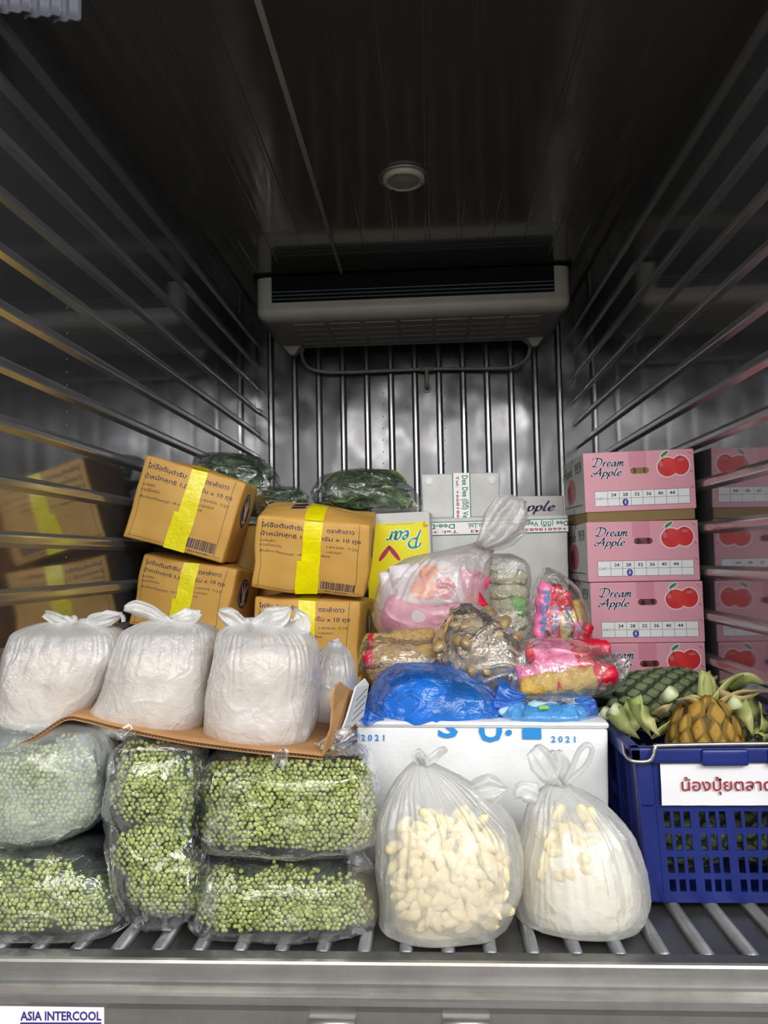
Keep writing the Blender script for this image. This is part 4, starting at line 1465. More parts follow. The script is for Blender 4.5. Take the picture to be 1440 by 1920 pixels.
t, b1 = white_bag('left frosted bag of pale yellow shoots standing on the floor edge',
                  [(1420, 786, 800, .006, .001), (1432, 770, 816, .02, .005), (1460, 744, 862, .045, .010), (1500, 722, 920, .075, .010), (1540, 711, 962, .095, .007), (1600, 705, 979, .115, .003), (1660, 708, 979, .12), (1700, 711, 966, .115), (1740, 712, 936, .10), (1768, 722, 895, .07), (1784, 768, 862, .04), (1790, 800, 842, .02)],
                  0.150, 0.44, 31,
                  [flap([(797, 1428), (812, 1420), (826, 1410), (838, 1404)], [16, 18, 16, 10], 0.12, 0.006, 4), flap([(790, 1430), (778, 1416), (785, 1408), (797, 1424)], [16, 14, 12, 12], 0.13, 0.006, 9),
                   flap([(880, 1490), (920, 1482), (952, 1480)], [40, 60, 14], 0.14, 0.01, 12)],
                  [(794, 1428)], mat=M_FROST, fmat=M_BAMBOO, expo=2.3, name='frosted_bag', group='frosted bags on the floor', fill_label='mass of pale yellow shoots in the left frosted bag', shrink=0.024)
r = random.Random(5)
sp = []
for i in range(13):
    for j in range(13):
        x, y = 715 + 20.5 * i + r.uniform(-7, 7) + (j % 2) * 9, 1530 + 18.5 * j + r.uniform(-6, 6)
        if ((x - 842) / 132) ** 2 + ((y - 1655) / 135) ** 2 < 1:
            sp.append((x, y))
shoots(b1, sp, 'pale yellow peeled shoot in the left frosted bag', 3)
t, b2 = white_bag('right frosted bag of white shoots with looped handle',
                  [(1462, 1038, 1062, .008, .001), (1476, 1020, 1076, .025, .005), (1500, 1000, 1122, .055, .010), (1540, 985, 1162, .085, .010), (1590, 973, 1190, .105, .008), (1640, 968, 1209, .115, .004), (1690, 966, 1212, .115, .001), (1722, 970, 1195, .10), (1746, 992, 1158, .07), (1762, 1040, 1118, .03)],
                  0.175, 0.30, 32,
                  [flap([(1045, 1468), (1030, 1450), (1015, 1428), (1000, 1404)], [24, 44, 52, 30], 0.16, 0.012, 5), flap([(1040, 1470), (1048, 1440), (1040, 1408)], [20, 40, 30], 0.165, 0.01, 7),
                   flap([(1005, 1490), (980, 1486), (968, 1492)], [40, 40, 10], 0.165, 0.01, 13)],
                  [(1050, 1468)], mat=M_FROST, fmat=M_BAMBOO2, expo=2.2, name='frosted_bag', group='frosted bags on the floor', fill_label='white mass of shoots in the right frosted bag', shrink=0.016)
part('handle', *loop_handle([(1056, 1468), (1072, 1440), (1086, 1408), (1102, 1396), (1110, 1408), (1098, 1436), (1076, 1456), (1060, 1470)], 0.155, 0.0045, 0.02), M_FROST, t)
sp = [(x + r.uniform(-8, 8), y + r.uniform(-6, 6)) for x in range(1000, 1195, 27) for y in range(1530, 1640, 26)] + [(1085, 1495), (1120, 1520), (1180, 1640), (1190, 1660), (1170, 1610)]
shoots(b2, sp[:26], 'whitish peeled shoot in the right frosted bag', 4, 0.016)


# ------------------------------------------------------------------ blue bags on the foam box
def lumps(name, label, bg, spots, mat, rad, seed, inset=0.02, squash=(1.2, 0.8, 0.8), cat='pack', group=None):
    """rounded packs showing through a film"""
    for k, (px, py, s) in enumerate(spots):
        p = at(px, py, bg.Yc - 0.05)
        yf = bg.front(p[0], p[2])
        if yf is None:
            continue
        p = at(px, py, yf + inset)
        V, Fc = [], None
        nu, nv = 28, 16
        u = np.linspace(0, 2 * np.pi, nu, endpoint=False)
        w = np.linspace(0.02, np.pi - 0.02, nv)
        gu, gw = np.meshgrid(u, w)
        V = np.stack([np.cos(gu) * np.sin(gw) * squash[0], np.sin(gu) * np.sin(gw) * squash[1], np.cos(gw) * squash[2]], 2).reshape(-1, 3) * rad * s
        V += np.stack([pn(V * 35 + k * 9, seed + q) for q in range(3)], 1) * rad * 0.22
        o = single(name, V + p, grid_faces(nu, nv, True), mat, label[k] if isinstance(label, list) else label, cat, group)


bl = Bag([(1244, 770, 802, .01), (1250, 735, 832, .05), (1270, 706, 882, .10), (1300, 693, 932, .12), (1330, 688, 950, .125), (1350, 684, 930, .11), (1358, 688, 800, .07)], 0.445, 2.4, 41, puff=0.008, nu=200, nv=120, crease=0.008, cfreq=17)
t = thing('blue_bag', 'large bright blue plastic bag slumped on the foam box', 'bag', bl.base())
part('film', *bl.surface(), M_BLUEF, t)
part('loose_corner', *flap([(700, 1335), (692, 1348), (686, 1358)], [50, 40, 12], 0.325, 0.01, 3), M_BLUEF, t)
part('loose_edge', *flap([(930, 1300), (955, 1306), (985, 1308)], [60, 36, 10], 0.36, 0.012, 5), M_BLUEF, t)
lumps('food_pack', ['pale pack in the large blue bag, upper one', 'pale pack in the large blue bag, lower left one'], bl, [(790, 1296, 0.8), (765, 1330, 0.85)], M_PALEB, 0.046, 3, 0.042, (1.5, 0.3, 0.7))
bl2 = Bag([(1303, 960, 1078, .04), (1312, 938, 1104, .07), (1332, 926, 1114, .09), (1348, 926, 1108, .085), (1355, 940, 1090, .05)], 0.405, 2.4, 43, puff=0.005, nu=150, nv=70, crease=0.007, cfreq=14)
t = thing('blue_bag', 'small pale blue bag at the right end of the foam box', 'bag', bl2.base())
part('film', *bl2.surface(), M_BLUEF2, t)
part('loose_corner', *flap([(1090, 1330), (1108, 1318), (1116, 1312)], [44, 30, 10], 0.36, 0.01, 8), M_BLUEF, t)
V, Fc = ell2(0, 0, 0.011, 0.005, 14)
c = at(1020, 1327, bl2.front(*at(1020, 1327, 0.33)[[0, 2]]) - 0.004)
part('leaf_scrap', np.stack([c[0] + V[:, 0], c[1] + 0 * V[:, 0], c[2] + V[:, 1]], 1), Fc, solid('leaf_scrap', '#8fbf3a', 0.5), t)
lumps('food_pack', ['pale pack in the small blue bag, leftmost', 'pale pack in the small blue bag, middle', 'pale pack in the small blue bag, rightmost'], bl2,
      [(965, 1335, 0.9), (1020, 1333, 1.0), (1066, 1335, 0.9)], M_PALEB, 0.034, 5, 0.026, (1.2, 0.4, 0.62))

# ------------------------------------------------------------------ brown mushrooms, pink packets, tan packs, noodles, snacks
M_MUSH = solid('mushroom_brown', '#b59b6c', 0.3, col2='#7d6546', vscale=30, bump=0.3, bscale=60, coat=0.3)
M_TANPK = solid('grain_tan', '#c2a06c', 0.7, col2='#ad8850', vscale=130, bump=0.7, bscale=220)
M_PKPINK = solid('packet_pink', '#e67fa8', 0.32, col2='#d96894', vscale=12, bump=0.3, bscale=40)
M_PKRED = solid('packet_red', '#d01a36', 0.3, col2='#bb1630', vscale=14, bump=0.3, bscale=40)
M_YELPK = solid('packet_yellow', '#cda94e', 0.45, col2='#bd9440', vscale=60, bump=0.5, bscale=120)
M_NOOD = solid('noodle_white', '#ddd8c2', 0.6, col2='#c9c3a6', vscale=30, bump=0.8, bscale=90, stretch=(1, 1, 3))
M_GREENL = solid('pack_green', '#8cc27a', 0.5)
M_LBLUE = solid('packet_letter_blue', '#5f86c4', 0.5)

br = Bag([(1130, 860, 890, .02), (1146, 848, 915, .05), (1172, 835, 950, .08), (1202, 826, 984, .10), (1232, 822, 990, .105), (1262, 838, 966, .095), (1284, 868, 932, .06), (1292, 890, 915, .03)], 0.56, 2.2, 51, puff=0.006, nu=170, nv=100, crease=0.007, cfreq=15)
t = thing('clear_bag', 'clear bag of glossy brown mushrooms in the middle of the heap', 'bag', br.base())
part('film', *br.surface(), film('cloudy_film', (0.97, 0.96, 0.94), (0.80, 0.78, 0.74), 0.08, 0.20, 0.10, 0.9, 30, edge=0.5, gloss=1.4), t)
V, Fc = br.surface(0.05, 0.2, 0.08, 0.95, 60, 36)
single('mushroom_mass', V, Fc, M_MUSH, 'dark brown mass of mushrooms deep in the clear bag', 'mushrooms', kind='stuff')
r = random.Random(9)
MUSH = []
for k in range(4):
    nu, nv = 16, 9
    gu, gw = np.meshgrid(np.linspace(0, 2 * np.pi, nu, endpoint=False), np.linspace(0.03, np.pi - 0.03, nv))
    V = np.stack([np.cos(gu) * np.sin(gw), np.sin(gu) * np.sin(gw), np.cos(gw) * 1.7 * (1 + 0.25 * np.cos(gw))], 2).reshape(-1, 3) * 0.0185
    V += np.stack([pn(V * 45 + k * 7, q) for q in range(3)], 1) * 0.005
    MUSH.append(make_mesh('mushroom', V, grid_faces(nu, nv, True), M_MUSH))
for j in range(6):
    for i in range(7):
        px, py = 838 + 24 * i + r.uniform(-6, 6) + (j % 2) * 10, 1152 + 25 * j + r.uniform(-5, 5)
        p = at(px, py, br.Yc - 0.05)
        yf = br.front(p[0], p[2])
        if yf is None or ((px - 906) / 80) ** 2 + ((py - 1215) / 78) ** 2 > 1:
            continue
        p = at(px, py, yf + 0.030)
        o = bpy.data.objects.new('mushroom', MUSH[r.randrange(4)])
        o.matrix_world = Matrix.Translation(Vector(p.tolist())) @ Euler((r.uniform(0, 6), r.uniform(0, 6), r.uniform(0, 6))).to_matrix().to_4x4()
        link(o)
        tag(o, 'small brown mushroom in the clear bag amid the heap', 'mushroom', 'brown mushrooms in the clear bag')


def sausage(a, b, r0, Y0, Y1=None, seed=0, n=40, flat=0.8, ends=0.72):
    """a plump packet between two picture points"""
    P = np.linspace(at(a[0], a[1], Y0), at(b[0], b[1], Y1 if Y1 is not None else Y0), n)
    s = np.linspace(-1, 1, n)
    P[:, 2] += 0.006 * pn(np.stack([s * 2, s * 0, s * 0], 1), seed)
    rad = r0 * (ends + (1 - ends) * np.clip(1 - np.abs(s) ** 4, 0, 1) ** 0.5) * (1 + 0.16 * pn(np.stack([s * 4, s * 0 + 3, s * 0], 1), seed))
    V, Fc = tube(P, rad, 22)
    V += np.stack([pn(V * 45, seed + k) for k in range(3)], 1) * r0 * 0.24 + np.stack([pn(V * 110, seed + k + 4) for k in range(3)], 1) * r0 * 0.08
    return V, Fc, P, rad


def packet(label, a, b, r0, Y, mats, seed, words=None, wmat=None, group=None, bands=()):
    """tube packet with colour bands along its length"""
    V, Fc, P, rad = sausage(a, b, r0, Y, None, seed)
    n = len(P)
    ob = single('food_packet', V, Fc, mats, label, 'packet', group)
    ax = P[-1] - P[0]
    L = np.linalg.norm(ax)
    ax = ax / L
    for i, p in enumerate(ob.data.polygons):
        c = np.array(p.center) + np.array(WM[ob.name].translation)
        s = float(np.dot(c - P[0], ax) / L)
        for (s0, s1, k) in bands:
            if s0 <= s < s1:
                p.material_index = k
    if words:
        w, s0, s1 = words
        V2, F2 = text_fit(w, 0, 1, -0.5, 1.0, bold=0.03)
        sv = np.cross(ax, np.array([0, -1.0, 0]))
        sv = -sv / np.linalg.norm(sv)
        if sv[2] < 0 and abs(ax[0]) > 0.5:
            sv = -sv
        pts = []
        for x, y in V2:
            s = s0 + (s1 - s0) * x
            idx = s * (n - 1)
            c = np.array([np.interp(idx, np.arange(n), P[:, k]) for k in range(3)])
            rr = np.interp(idx, np.arange(n), rad) * 1.06
            ang = y * 0.95
            pts.append(c + sv * rr * math.sin(ang) + np.array([0, -1.0, 0]) * (rr * math.cos(ang) + 0.001))
        part('lettering', np.array(pts), F2, wmat, ob, False)
    return ob


# upright clear bag of pink and red packets
ub = Bag([(1064, 1018, 1032, .01), (1076, 1012, 1052, .03), (1100, 1003, 1076, .05), (1140, 998, 1096, .06), (1180, 995, 1108, .065), (1204, 1000, 1110, .05)], 0.735, 2.5, 61, puff=0.004, nu=140, nv=80, crease=0.006, cfreq=18)
t = thing('clear_bag', 'upright clear bag of pink and red packets before the pink boxes', 'bag', ub.base())
part('film', *ub.surface(), M_CLEAR2, t)
g = 'packets in the upright clear bag'
packet('pink packet with blue lettering, leftmost in the upright bag', (1012, 1200), (1024, 1092), 0.0190, 0.70, [M_PKPINK], 1, ('airSel', .12, .85), M_LBLUE, g)
packet('red packet with blue lettering, second in the upright bag', (1036, 1202), (1042, 1094), 0.0185, 0.705, [M_PKRED, M_YELPK], 2, ('โรซ่า', .1, .6), M_LBLUE, g, [(0, .06, 1)])
packet('red and tan packet, third in the upright bag', (1058, 1203), (1061, 1108), 0.0180, 0.71, [M_YELPK, M_PKRED], 3, ('Airsel', .1, .7), M_LBLUE, g, [(.62, 1, 1)])
packet('tan and pink packet, rightmost in the upright bag', (1086, 1203), (1081, 1124), 0.0185, 0.715, [M_YELPK, M_PKPINK], 4, ('เซล', .05, .4), M_LBLUE, g, [(0, .5, 1)])

packet('small red packet low at the right of the upright bag', (1090, 1200), (1104, 1172), 0.014, 0.70, [M_PKRED], 14, None, None, g)
# lying clear bag of pink and yellow packets
lb = Bag([(1198, 1000, 1085, .03), (1210, 978, 1132, .06), (1236, 964, 1156, .085), (1264, 955, 1166, .09), (1290, 958, 1150, .085), (1304, 985, 1112, .05), (1310, 1005, 1085, .03)], 0.49, 2.5, 62, puff=0.004, nu=170, nv=90, crease=0.006, cfreq=16)
t = thing('clear_bag', 'lying clear bag of pink, red and yellow packets above the small blue bag', 'bag', lb.base())
part('film', *lb.surface(), M_CLEAR2, t)
part('gathered_end', *flap([(1150, 1262), (1165, 1250), (1178, 1236)], [50, 40, 14], 0.47, 0.01, 4), M_CLEAR2, t)
g = 'packets in the lying clear bag'
packet('red and pink packet at the top of the lying bag', (985, 1224), (1140, 1218), 0.026, 0.48, [M_PKRED, M_PKPINK], 5, None, None, g, [(.1, .55, 1)])
packet('pink packet with white lettering across the lying bag', (968, 1268), (1112, 1240), 0.025, 0.452, [M_PKPINK, M_PKRED], 6, ('โรซ่าเซล', .12, .62), M_WHITE, g, [(.78, 1, 1)])
packet('yellow packet with red end at the front of the lying bag', (975, 1290), (1154, 1262), 0.026, 0.432, [M_YELPK, M_PKRED], 7, ('A', .36, .42), M_PKRED, g, [(.78, 1, 1)])

# tan packs beside the tan cartons
tb = Bag([(1188, 690, 818, .03), (1200, 683, 825, .06), (1228, 676, 828, .085), (1252, 676, 822, .085), (1268, 690, 805, .04)], 0.62, 2.8, 63, puff=0.003, nu=140, nv=60, crease=0.005, cfreq=18)
t = thing('clear_bag', 'clear bag of tan grain packs behind the large blue bag', 'bag', tb.base())
part('film', *tb.surface(), M_CLEAR2, t)
g = 'tan packs behind the blue bag'
packet('tan grain pack, uppermost of three behind the blue bag', (690, 1208), (815, 1196), 0.024, 0.60, [M_TANPK, M_PKRED], 8, None, None, g, [(0, .1, 1)])
packet('tan grain pack, middle of three behind the blue bag', (684, 1236), (818, 1226), 0.026, 0.575, [M_TANPK, M_PKRED], 9, None, None, g, [(0, .12, 1)])
packet('tan grain pack, lowest of three behind the blue bag', (688, 1262), (812, 1254), 0.024, 0.585, [M_TANPK], 10, None, None, g)

# rice noodle bundles
nb = Bag([(1038, 918, 960, .02), (1050, 914, 985, .04), (1080, 912, 993, .05), (1140, 912, 994, .05), (1200, 914, 992, .05), (1212, 920, 985, .03)], 0.99, 3.2, 64, puff=0.003, nu=120, nv=70, crease=0.004, cfreq=20)
t = thing('clear_bag', 'clear wrapper holding a column of white noodle bundles', 'bag', nb.base())
part('film', *nb.surface(), M_CLEAR2, t)
for k, nm in enumerate(('topmost', 'second', 'third', 'fourth', 'lowest')):
    y = 1082 + 27 * k
    V, Fc, P, rad = sausage((918, y), (989, y + 3), 0.0215, 0.985, None, 20 + k, flat=1, ends=0.75)
    V[:, 2] += 0.0014 * np.sin(V[:, 0] * 900 + V[:, 2] * 500)
    o = single('noodle_bundle', V, Fc, M_NOOD, 'white noodle bundle, ' + nm + ' in the clear wrapper', 'noodles', 'noodle bundles')
    if k == 2:
        V, Fc, P, rad = sausage((960, y), (985, y + 2), 0.0222, 0.983, None, 20 + k, ends=0.95)
        part('green_label', V, Fc, M_GREENL, o)

# milky bag of snack packets with long tied neck
mk = Bag([(1016, 892, 914, .01, .002), (1030, 842, 920, .04, .008), (1050, 764, 917, .08, .010), (1080, 723, 916, .11, .006), (1112, 708, 915, .125, .003), (1150, 702, 910, .125, .001), (1182, 709, 880, .11), (1206, 722, 800, .07), (1220, 734, 768, .03)], 0.86, 2.4, 65, puff=0.006, nfold=16, nu=190, nv=120, crease=0.006, cfreq=13)
t = thing('milky_bag', 'large milky bag of pink snack packets tied at its upper right', 'bag', mk.base())
part('film', *mk.surface(), M_MILK, t)
part('neck_tail', *flap([(903, 1022), (925, 1000), (945, 975), (962, 950), (972, 934)], [26, 60, 78, 70, 26], 0.80, 0.022, 9, 40, 20, 0.02), M_MILK, t)
part('neck_tail', *flap([(905, 1020), (930, 1012), (955, 1000), (985, 992)], [22, 44, 44, 18], 0.81, 0.016, 10, 30, 16, 0.02), M_MILK, t)
part('knot', *knot(902, 1022, 0.83, 0.013, 4), M_MILK, t)


def pillow(label, cx, cy, w, h, Y, rot, mat, seed, thick=0.02, spots=(), group='snack packets in the milky bag'):
    n = 18
    gx, gz = np.meshgrid(np.linspace(-1, 1, n), np.linspace(-1, 1, n))
    bulge = np.clip(1 - gx ** 4, 0, 1) ** 0.5 * np.clip(1 - gz ** 4, 0, 1) ** 0.5
    c = at(cx, cy, Y)
    s = (Y - CAM_LOC[1]) / F_PX
    X, Z = gx.ravel() * w * s / 2, gz.ravel() * h * s / 2
    b = bulge.ravel() * thick
    cr, sr = math.cos(rot), math.sin(rot)
    xr, zr = X * cr - Z * sr, X * sr + Z * cr
    A = np.stack([c[0] + xr, c[1] - b, c[2] + zr], 1)
    B = np.stack([c[0] + xr, c[1] + b, c[2] + zr], 1)
    V = np.concatenate([A, B])
    V += np.stack([pn(V * 28, seed + k) for k in range(3)], 1) * 0.006
    f = grid_faces(n, n)
    Fc = f + [tuple(i + n * n for i in q[::-1]) for q in f]
    ob = single('snack_packet', V, Fc, mat, label, 'packet', group)
    for k, (u, v, ru, rv, m) in enumerate(spots):
        q, fq = ell2(0, 0, 1, 1, 18)
        uu, vv = u + q[:, 0] * ru, v + q[:, 1] * rv
        bb = np.clip(1 - uu ** 4, 0, 1) ** 0.5 * np.clip(1 - vv ** 4, 0, 1) ** 0.5 * thick + 0.002
        x_, z_ = uu * w * s / 2, vv * h * s / 2
        PP = np.stack([c[0] + x_ * cr - z_ * sr, c[1] - bb, c[2] + x_ * sr + z_ * cr], 1)
        PP += np.stack([pn(PP * 28, seed + k2) for k2 in range(3)], 1) * 0.006
        part('printed_picture', PP, fq, m, ob)
    return ob


M_SPINK = solid('snack_pink', '#cf2f68', 0.3, col2='#e07a9c', vscale=30)
M_SWHITE = solid('snack_white', '#e6e0e2', 0.3, col2='#d8c8cc', vscale=18)
M_SOR = solid('snack_orange', '#e8703c', 0.4, col2='#f0a050', vscale=30)
pillow('white snack packet with orange round pictures in the milky bag', 800, 1095, 130, 85, 0.80, 0.15, M_SWHITE, 1, 0.022, [(-.1, -.15, .36, .5, M_SOR), (.5, -.3, .28, .5, M_PKRED), (.1, .5, .3, .35, M_SOR)])
pillow('pink snack packet low in the milky bag', 775, 1160, 120, 70, 0.80, -0.35, M_SPINK, 2, 0.024, [(.1, .2, .25, .3, M_SWHITE)])
pillow('pale snack packet with orange spot at the left of the milky bag', 748, 1115, 70, 90, 0.82, 0.1, M_SWHITE, 3, 0.02, [(.3, -.3, .4, .3, M_SOR)])
pillow('red snack packet at the right of the milky bag', 868, 1110, 75, 90, 0.83, -0.5, M_SPINK, 4, 0.02, [(.4, -.5, .35, .4, M_PKRED)])
pillow('dark pink snack packet at the lower right of the milky bag', 838, 1158, 90, 60, 0.82, -0.3, M_SPINK, 5, 0.02)
pillow('bright red packet corner pressed to the milky bag', 893, 1130, 34, 34, 0.80, 0.5, M_PKRED, 6, 0.012)

# ------------------------------------------------------------------ dark leafy greens in clear bags at the back
M_LEAFD = solid('dark_leaf', '#2c4224', 0.4, col2='#435c34', vscale=20)
M_LEAFM = solid('mid_leaf', '#6a8a40', 0.5, col2='#48682e', vscale=16)


def leaf_bag(label, rows, Yc, seed, n, slabel, light=None):
    bg = Bag(rows, Yc, 2.3, seed, puff=0.008, nu=150, nv=80, crease=0.008, cfreq=14)
    t = thing('clear_bag', label, 'bag', bg.base(), None, 'clear bags of leafy greens')
    part('film', *bg.surface(), M_DKFILM, t)
    r = random.Random(seed)
    out, out2 = [], []
    zs = bg.c[:, 2]
    for k in range(n):
        j = r.randrange(6, len(zs) - 6)
        u = r.uniform(-.85, .85)
        x = bg.c[j, 0] + bg.a[j, 0] * u
        yf = bg.front(x, zs[j])
        if yf is None:
            continue
        y = yf + 0.015 + r.random() ** 2 * 0.10
        ln, w = r.uniform(.05, .11), r.uniform(.006, .016)
        d = Vector((r.choice((-1, 1)) * r.uniform(.5, 1), r.uniform(-.25, .25), r.uniform(-.4, .5))).normalized()
        side = d.cross(Vector((r.uniform(-.4, .4), 1, r.uniform(-.4, .4)))).normalized()
        V = []
        for i, s in enumerate(np.linspace(-0.5, .5, 7)):
            ww = w * max(0.12, 1 - (2 * s) ** 2)
            c = Vector((x, y, zs[j])) + d * (ln * s) + Vector((0, 0.01 * math.cos(s * 4), -0.02 * s * s))
            V += [c + side * ww, c + Vector((0, 0.004, 0)), c - side * ww]
        V = np.array(V)
        V[:, 2] = np.clip(V[:, 2], zs.min() + 0.012, zs.max() - 0.008)
        # keep inside the bag
        ok = True
        for q in (0, -1):
            yy = bg.front(V[q, 0], V[q, 2])
            if yy is None or V[q, 1] < yy + 0.004:
                ok = False
        if not ok:
            continue
        f = [(3 * i, 3 * i + 1, 3 * i + 4, 3 * i + 3) for i in range(6)] + [(3 * i + 1, 3 * i + 2, 3 * i + 5, 3 * i + 4) for i in range(6)]
        (out2 if r.random() < 0.2 else out).append((V, f))
    if light:
        cx, cy, m = light
        for k in range(m):
            a, b = at(cx + r.uniform(-10, 10), cy + r.uniform(-6, 6), Yc - 0.08), at(cx - r.uniform(30, 70), cy - r.uniform(10, 45), Yc - 0.06)
            V, f = tube(spline([a, (a + b) / 2 + (0, 0, 0.012), b], 8), 0.003, 5)
            out2.append((V, f))
    V, Fc = merge(out + out2)
    n1 = sum(len(f) for _, f in out)
    o = single('leafy_greens', V, Fc, [M_LEAFD, M_LEAFM], slabel, 'greens', kind='stuff')
    for i, p in enumerate(o.data.polygons):
        if i >= n1:
            p.material_index = 1
    V, Fc = bg.surface(0.05, 0.3, 0.12, 0.94, 40, 24)
    single('leafy_core', V, Fc, M_LEAFD, slabel.replace('leaves', 'inner mass'), 'greens', kind='stuff')


leaf_bag('clear bag of dark leafy greens on top of the pear box', [(879, 668, 704, .02), (883, 640, 728, .05), (894, 612, 750, .09), (914, 593, 772, .12), (938, 588, 785, .13), (956, 596, 790, .11), (968, 620, 780, .06)], 1.30, 71, 420, 'dark green leaves in the bag on the pear box', (765, 945, 26))
leaf_bag('clear bag of dark leafy greens behind the tilted top carton', [(850, 385, 440, .03), (858, 368, 482, .08), (882, 362, 516, .11), (912, 380, 523, .11), (945, 410, 520, .10), (975, 440, 505, .05)], 1.40, 72, 320, 'dark green leaves in the bag behind the tilted carton')
leaf_bag('small clear bag of greens between the two carton stacks', [(913, 500, 552, .02), (922, 488, 568, .05), (938, 482, 576, .07), (955, 484, 576, .07), (975, 495, 565, .04)], 1.20, 73, 200, 'green leaves in the small bag between the carton stacks')

# ================================================================== BLUE CRATE AND PINEAPPLES
CX0, CX1, CY0, CY1, CH = 0.392, 0.772, 0.216, 0.735, 0.290


def plate(us, vs, holes, th):
    """a plate over the grid lines us x vs with some cells cut out; u, v in the plane, thickness th behind it"""
    nu, nv = len(us), len(vs)
    V = [(u, v, 0) for v in vs for u in us] + [(u, v, th) for v in vs for u in us]
    k = nu * nv
    solid_ = np.ones((nv - 1, nu - 1), bool)
    for i, j in holes:
        solid_[j, i] = False
    Fc = []
    for j in range(nv - 1):
        for i in range(nu - 1):
            if not solid_[j, i]:
                continue
            a, b, c, d = j * nu + i, j * nu + i + 1, (j + 1) * nu + i + 1, (j + 1) * nu + i
            Fc += [(a, b, c, d), (d + k, c + k, b + k, a + k)]
            if j == 0 or not solid_[j - 1, i]:
                Fc.append((a, a + k, b + k, b))
            if j == nv - 2 or not solid_[j + 1, i]:
                Fc.append((d, c, c + k, d + k))
            if i == 0 or not solid_[j, i - 1]:
                Fc.append((a, d, d + k, a + k))
            if i == nu - 2 or not solid_[j, i + 1]:
                Fc.append((b, b + k, c + k, c))
    return np.array(V), Fc


def slotted(length, first, groups_pitch=0.0646, pitch=0.0183, hole=0.0118):
    us, hol = [0.0], []
    x = first
    g = 0
    while x + 0.06 < length - 0.02:
        for q in range(3):
            a = x + q * pitch
            us += [a, a + hole]
            hol.append(len(us) - 2)
        x += groups_pitch
    us.append(length)
    vs = [0.0]
    vh = []
    for z0, z1 in ((0.020, 0.043), (0.054, 0.084), (0.096, 0.126), (0.138, 0.168)):
        vs += [z0, z1]
        vh.append(len(vs) - 2)
    vs.append(CH - 0.012)
    return us, vs, [(i, j) for i in hol for j in vh]


cr = thing('crate', 'blue slotted plastic crate with paper label beside the frosted bags', 'crate', ((CX0 + CX1) / 2, (CY0 + CY1) / 2, 0))


def flare(V):
    """the walls lean out towards the rim"""
    V = np.asarray(V, float).copy()
    k = V[:, 2] / CH * 0.016
    V[:, 0] += np.where(V[:, 0] < (CX0 + CX1) / 2, -k, k * 0.4)
    V[:, 1] += np.where(V[:, 1] < (CY0 + CY1) / 2, -k * 0.6, k * 0.6)
    return V


us, vs, ho = slotted(CX1 - CX0, 0.042)
P, Fc = plate(us, vs, ho, 0.005)
part('front_panel', flare(np.stack([CX0 + P[:, 0], CY0 + P[:, 2], P[:, 1]], 1)), Fc, M_CRATE, cr, False)
part('rear_panel', flare(np.stack([CX0 + P[:, 0], CY1 - P[:, 2], P[:, 1]], 1)), Fc, M_CRATE, cr, False)
us, vs, ho = slotted(CY1 - CY0, 0.06)
P, Fc = plate(us, vs, [(i, j) for i, j in ho if i > 6], 0.005)
part('side_panel', flare(np.stack([CX0 + P[:, 2], CY0 + P[:, 0], P[:, 1]], 1)), Fc, M_CRATE, cr, False)
part('side_panel', flare(np.stack([CX1 - P[:, 2], CY0 + P[:, 0], P[:, 1]], 1)), Fc, M_CRATE, cr, False)
part('base', *box(CX0, CX1, CY0, CY1, 0.0, 0.008), M_CRATE, cr, False)
# corner posts, ribs, rim
for x, y in ((CX0, CY0), (CX1, CY0), (CX0, CY1), (CX1, CY1)):
    V, Fc = rbox(0.034, 0.030, CH - 0.02, 0.006, 4)
    V += np.array([x + (0.014 if x == CX0 else -0.014), y + (0.011 if y == CY0 else -0.011), (CH - 0.02) / 2])
    part('corner_post', flare(V), Fc, M_CRATE, cr)
for k in range(6):
    y = CY0 + 0.06 + 0.085 * k
    part('side_rib', flare(box(CX0 - 0.006, CX0, y, y + 0.006, 0.0, CH - 0.02)[0]), box(0, 1, 0, 1, 0, 1)[1], M_CRATE, cr, False)
part('band', flare(box(CX0 - 0.002, CX1 + 0.002, CY0 - 0.004, CY0, 0.178, 0.182)[0]), box(0, 1, 0, 1, 0, 1)[1], M_CRATE, cr, False)
rx0, rx1, ry0, ry1 = CX0 - 0.030, CX1 + 0.012, CY0 - 0.024, CY1 + 0.018


def rim_bar(x0, x1, y0, y1, z0, z1):
    V, Fc = rbox(x1 - x0, y1 - y0, z1 - z0, 0.005, 5)
    return V + np.array([(x0 + x1) / 2, (y0 + y1) / 2, (z0 + z1) / 2]), Fc


part('rim', *rim_bar(rx0, rx1, ry0, ry0 + 0.022, CH - 0.030, CH), M_CRATE, cr)
part('rim', *rim_bar(rx0, rx1, ry1 - 0.022, ry1, CH - 0.030, CH), M_CRATE, cr)
part('rim', *rim_bar(rx0, rx0 + 0.024, ry0, ry1, CH - 0.030, CH), M_CRATE, cr)
part('rim', *rim_bar(rx1 - 0.020, rx1, ry0, ry1, CH - 0.030, CH), M_CRATE, cr)
for k in range(3):
    x = CX0 + 0.10 + 0.12 * k
    part('rim_tab', *rim_bar(x, x + 0.085, ry0 - 0.006, ry0 + 0.01, CH - 0.034, CH - 0.003), M_CRATE, cr)
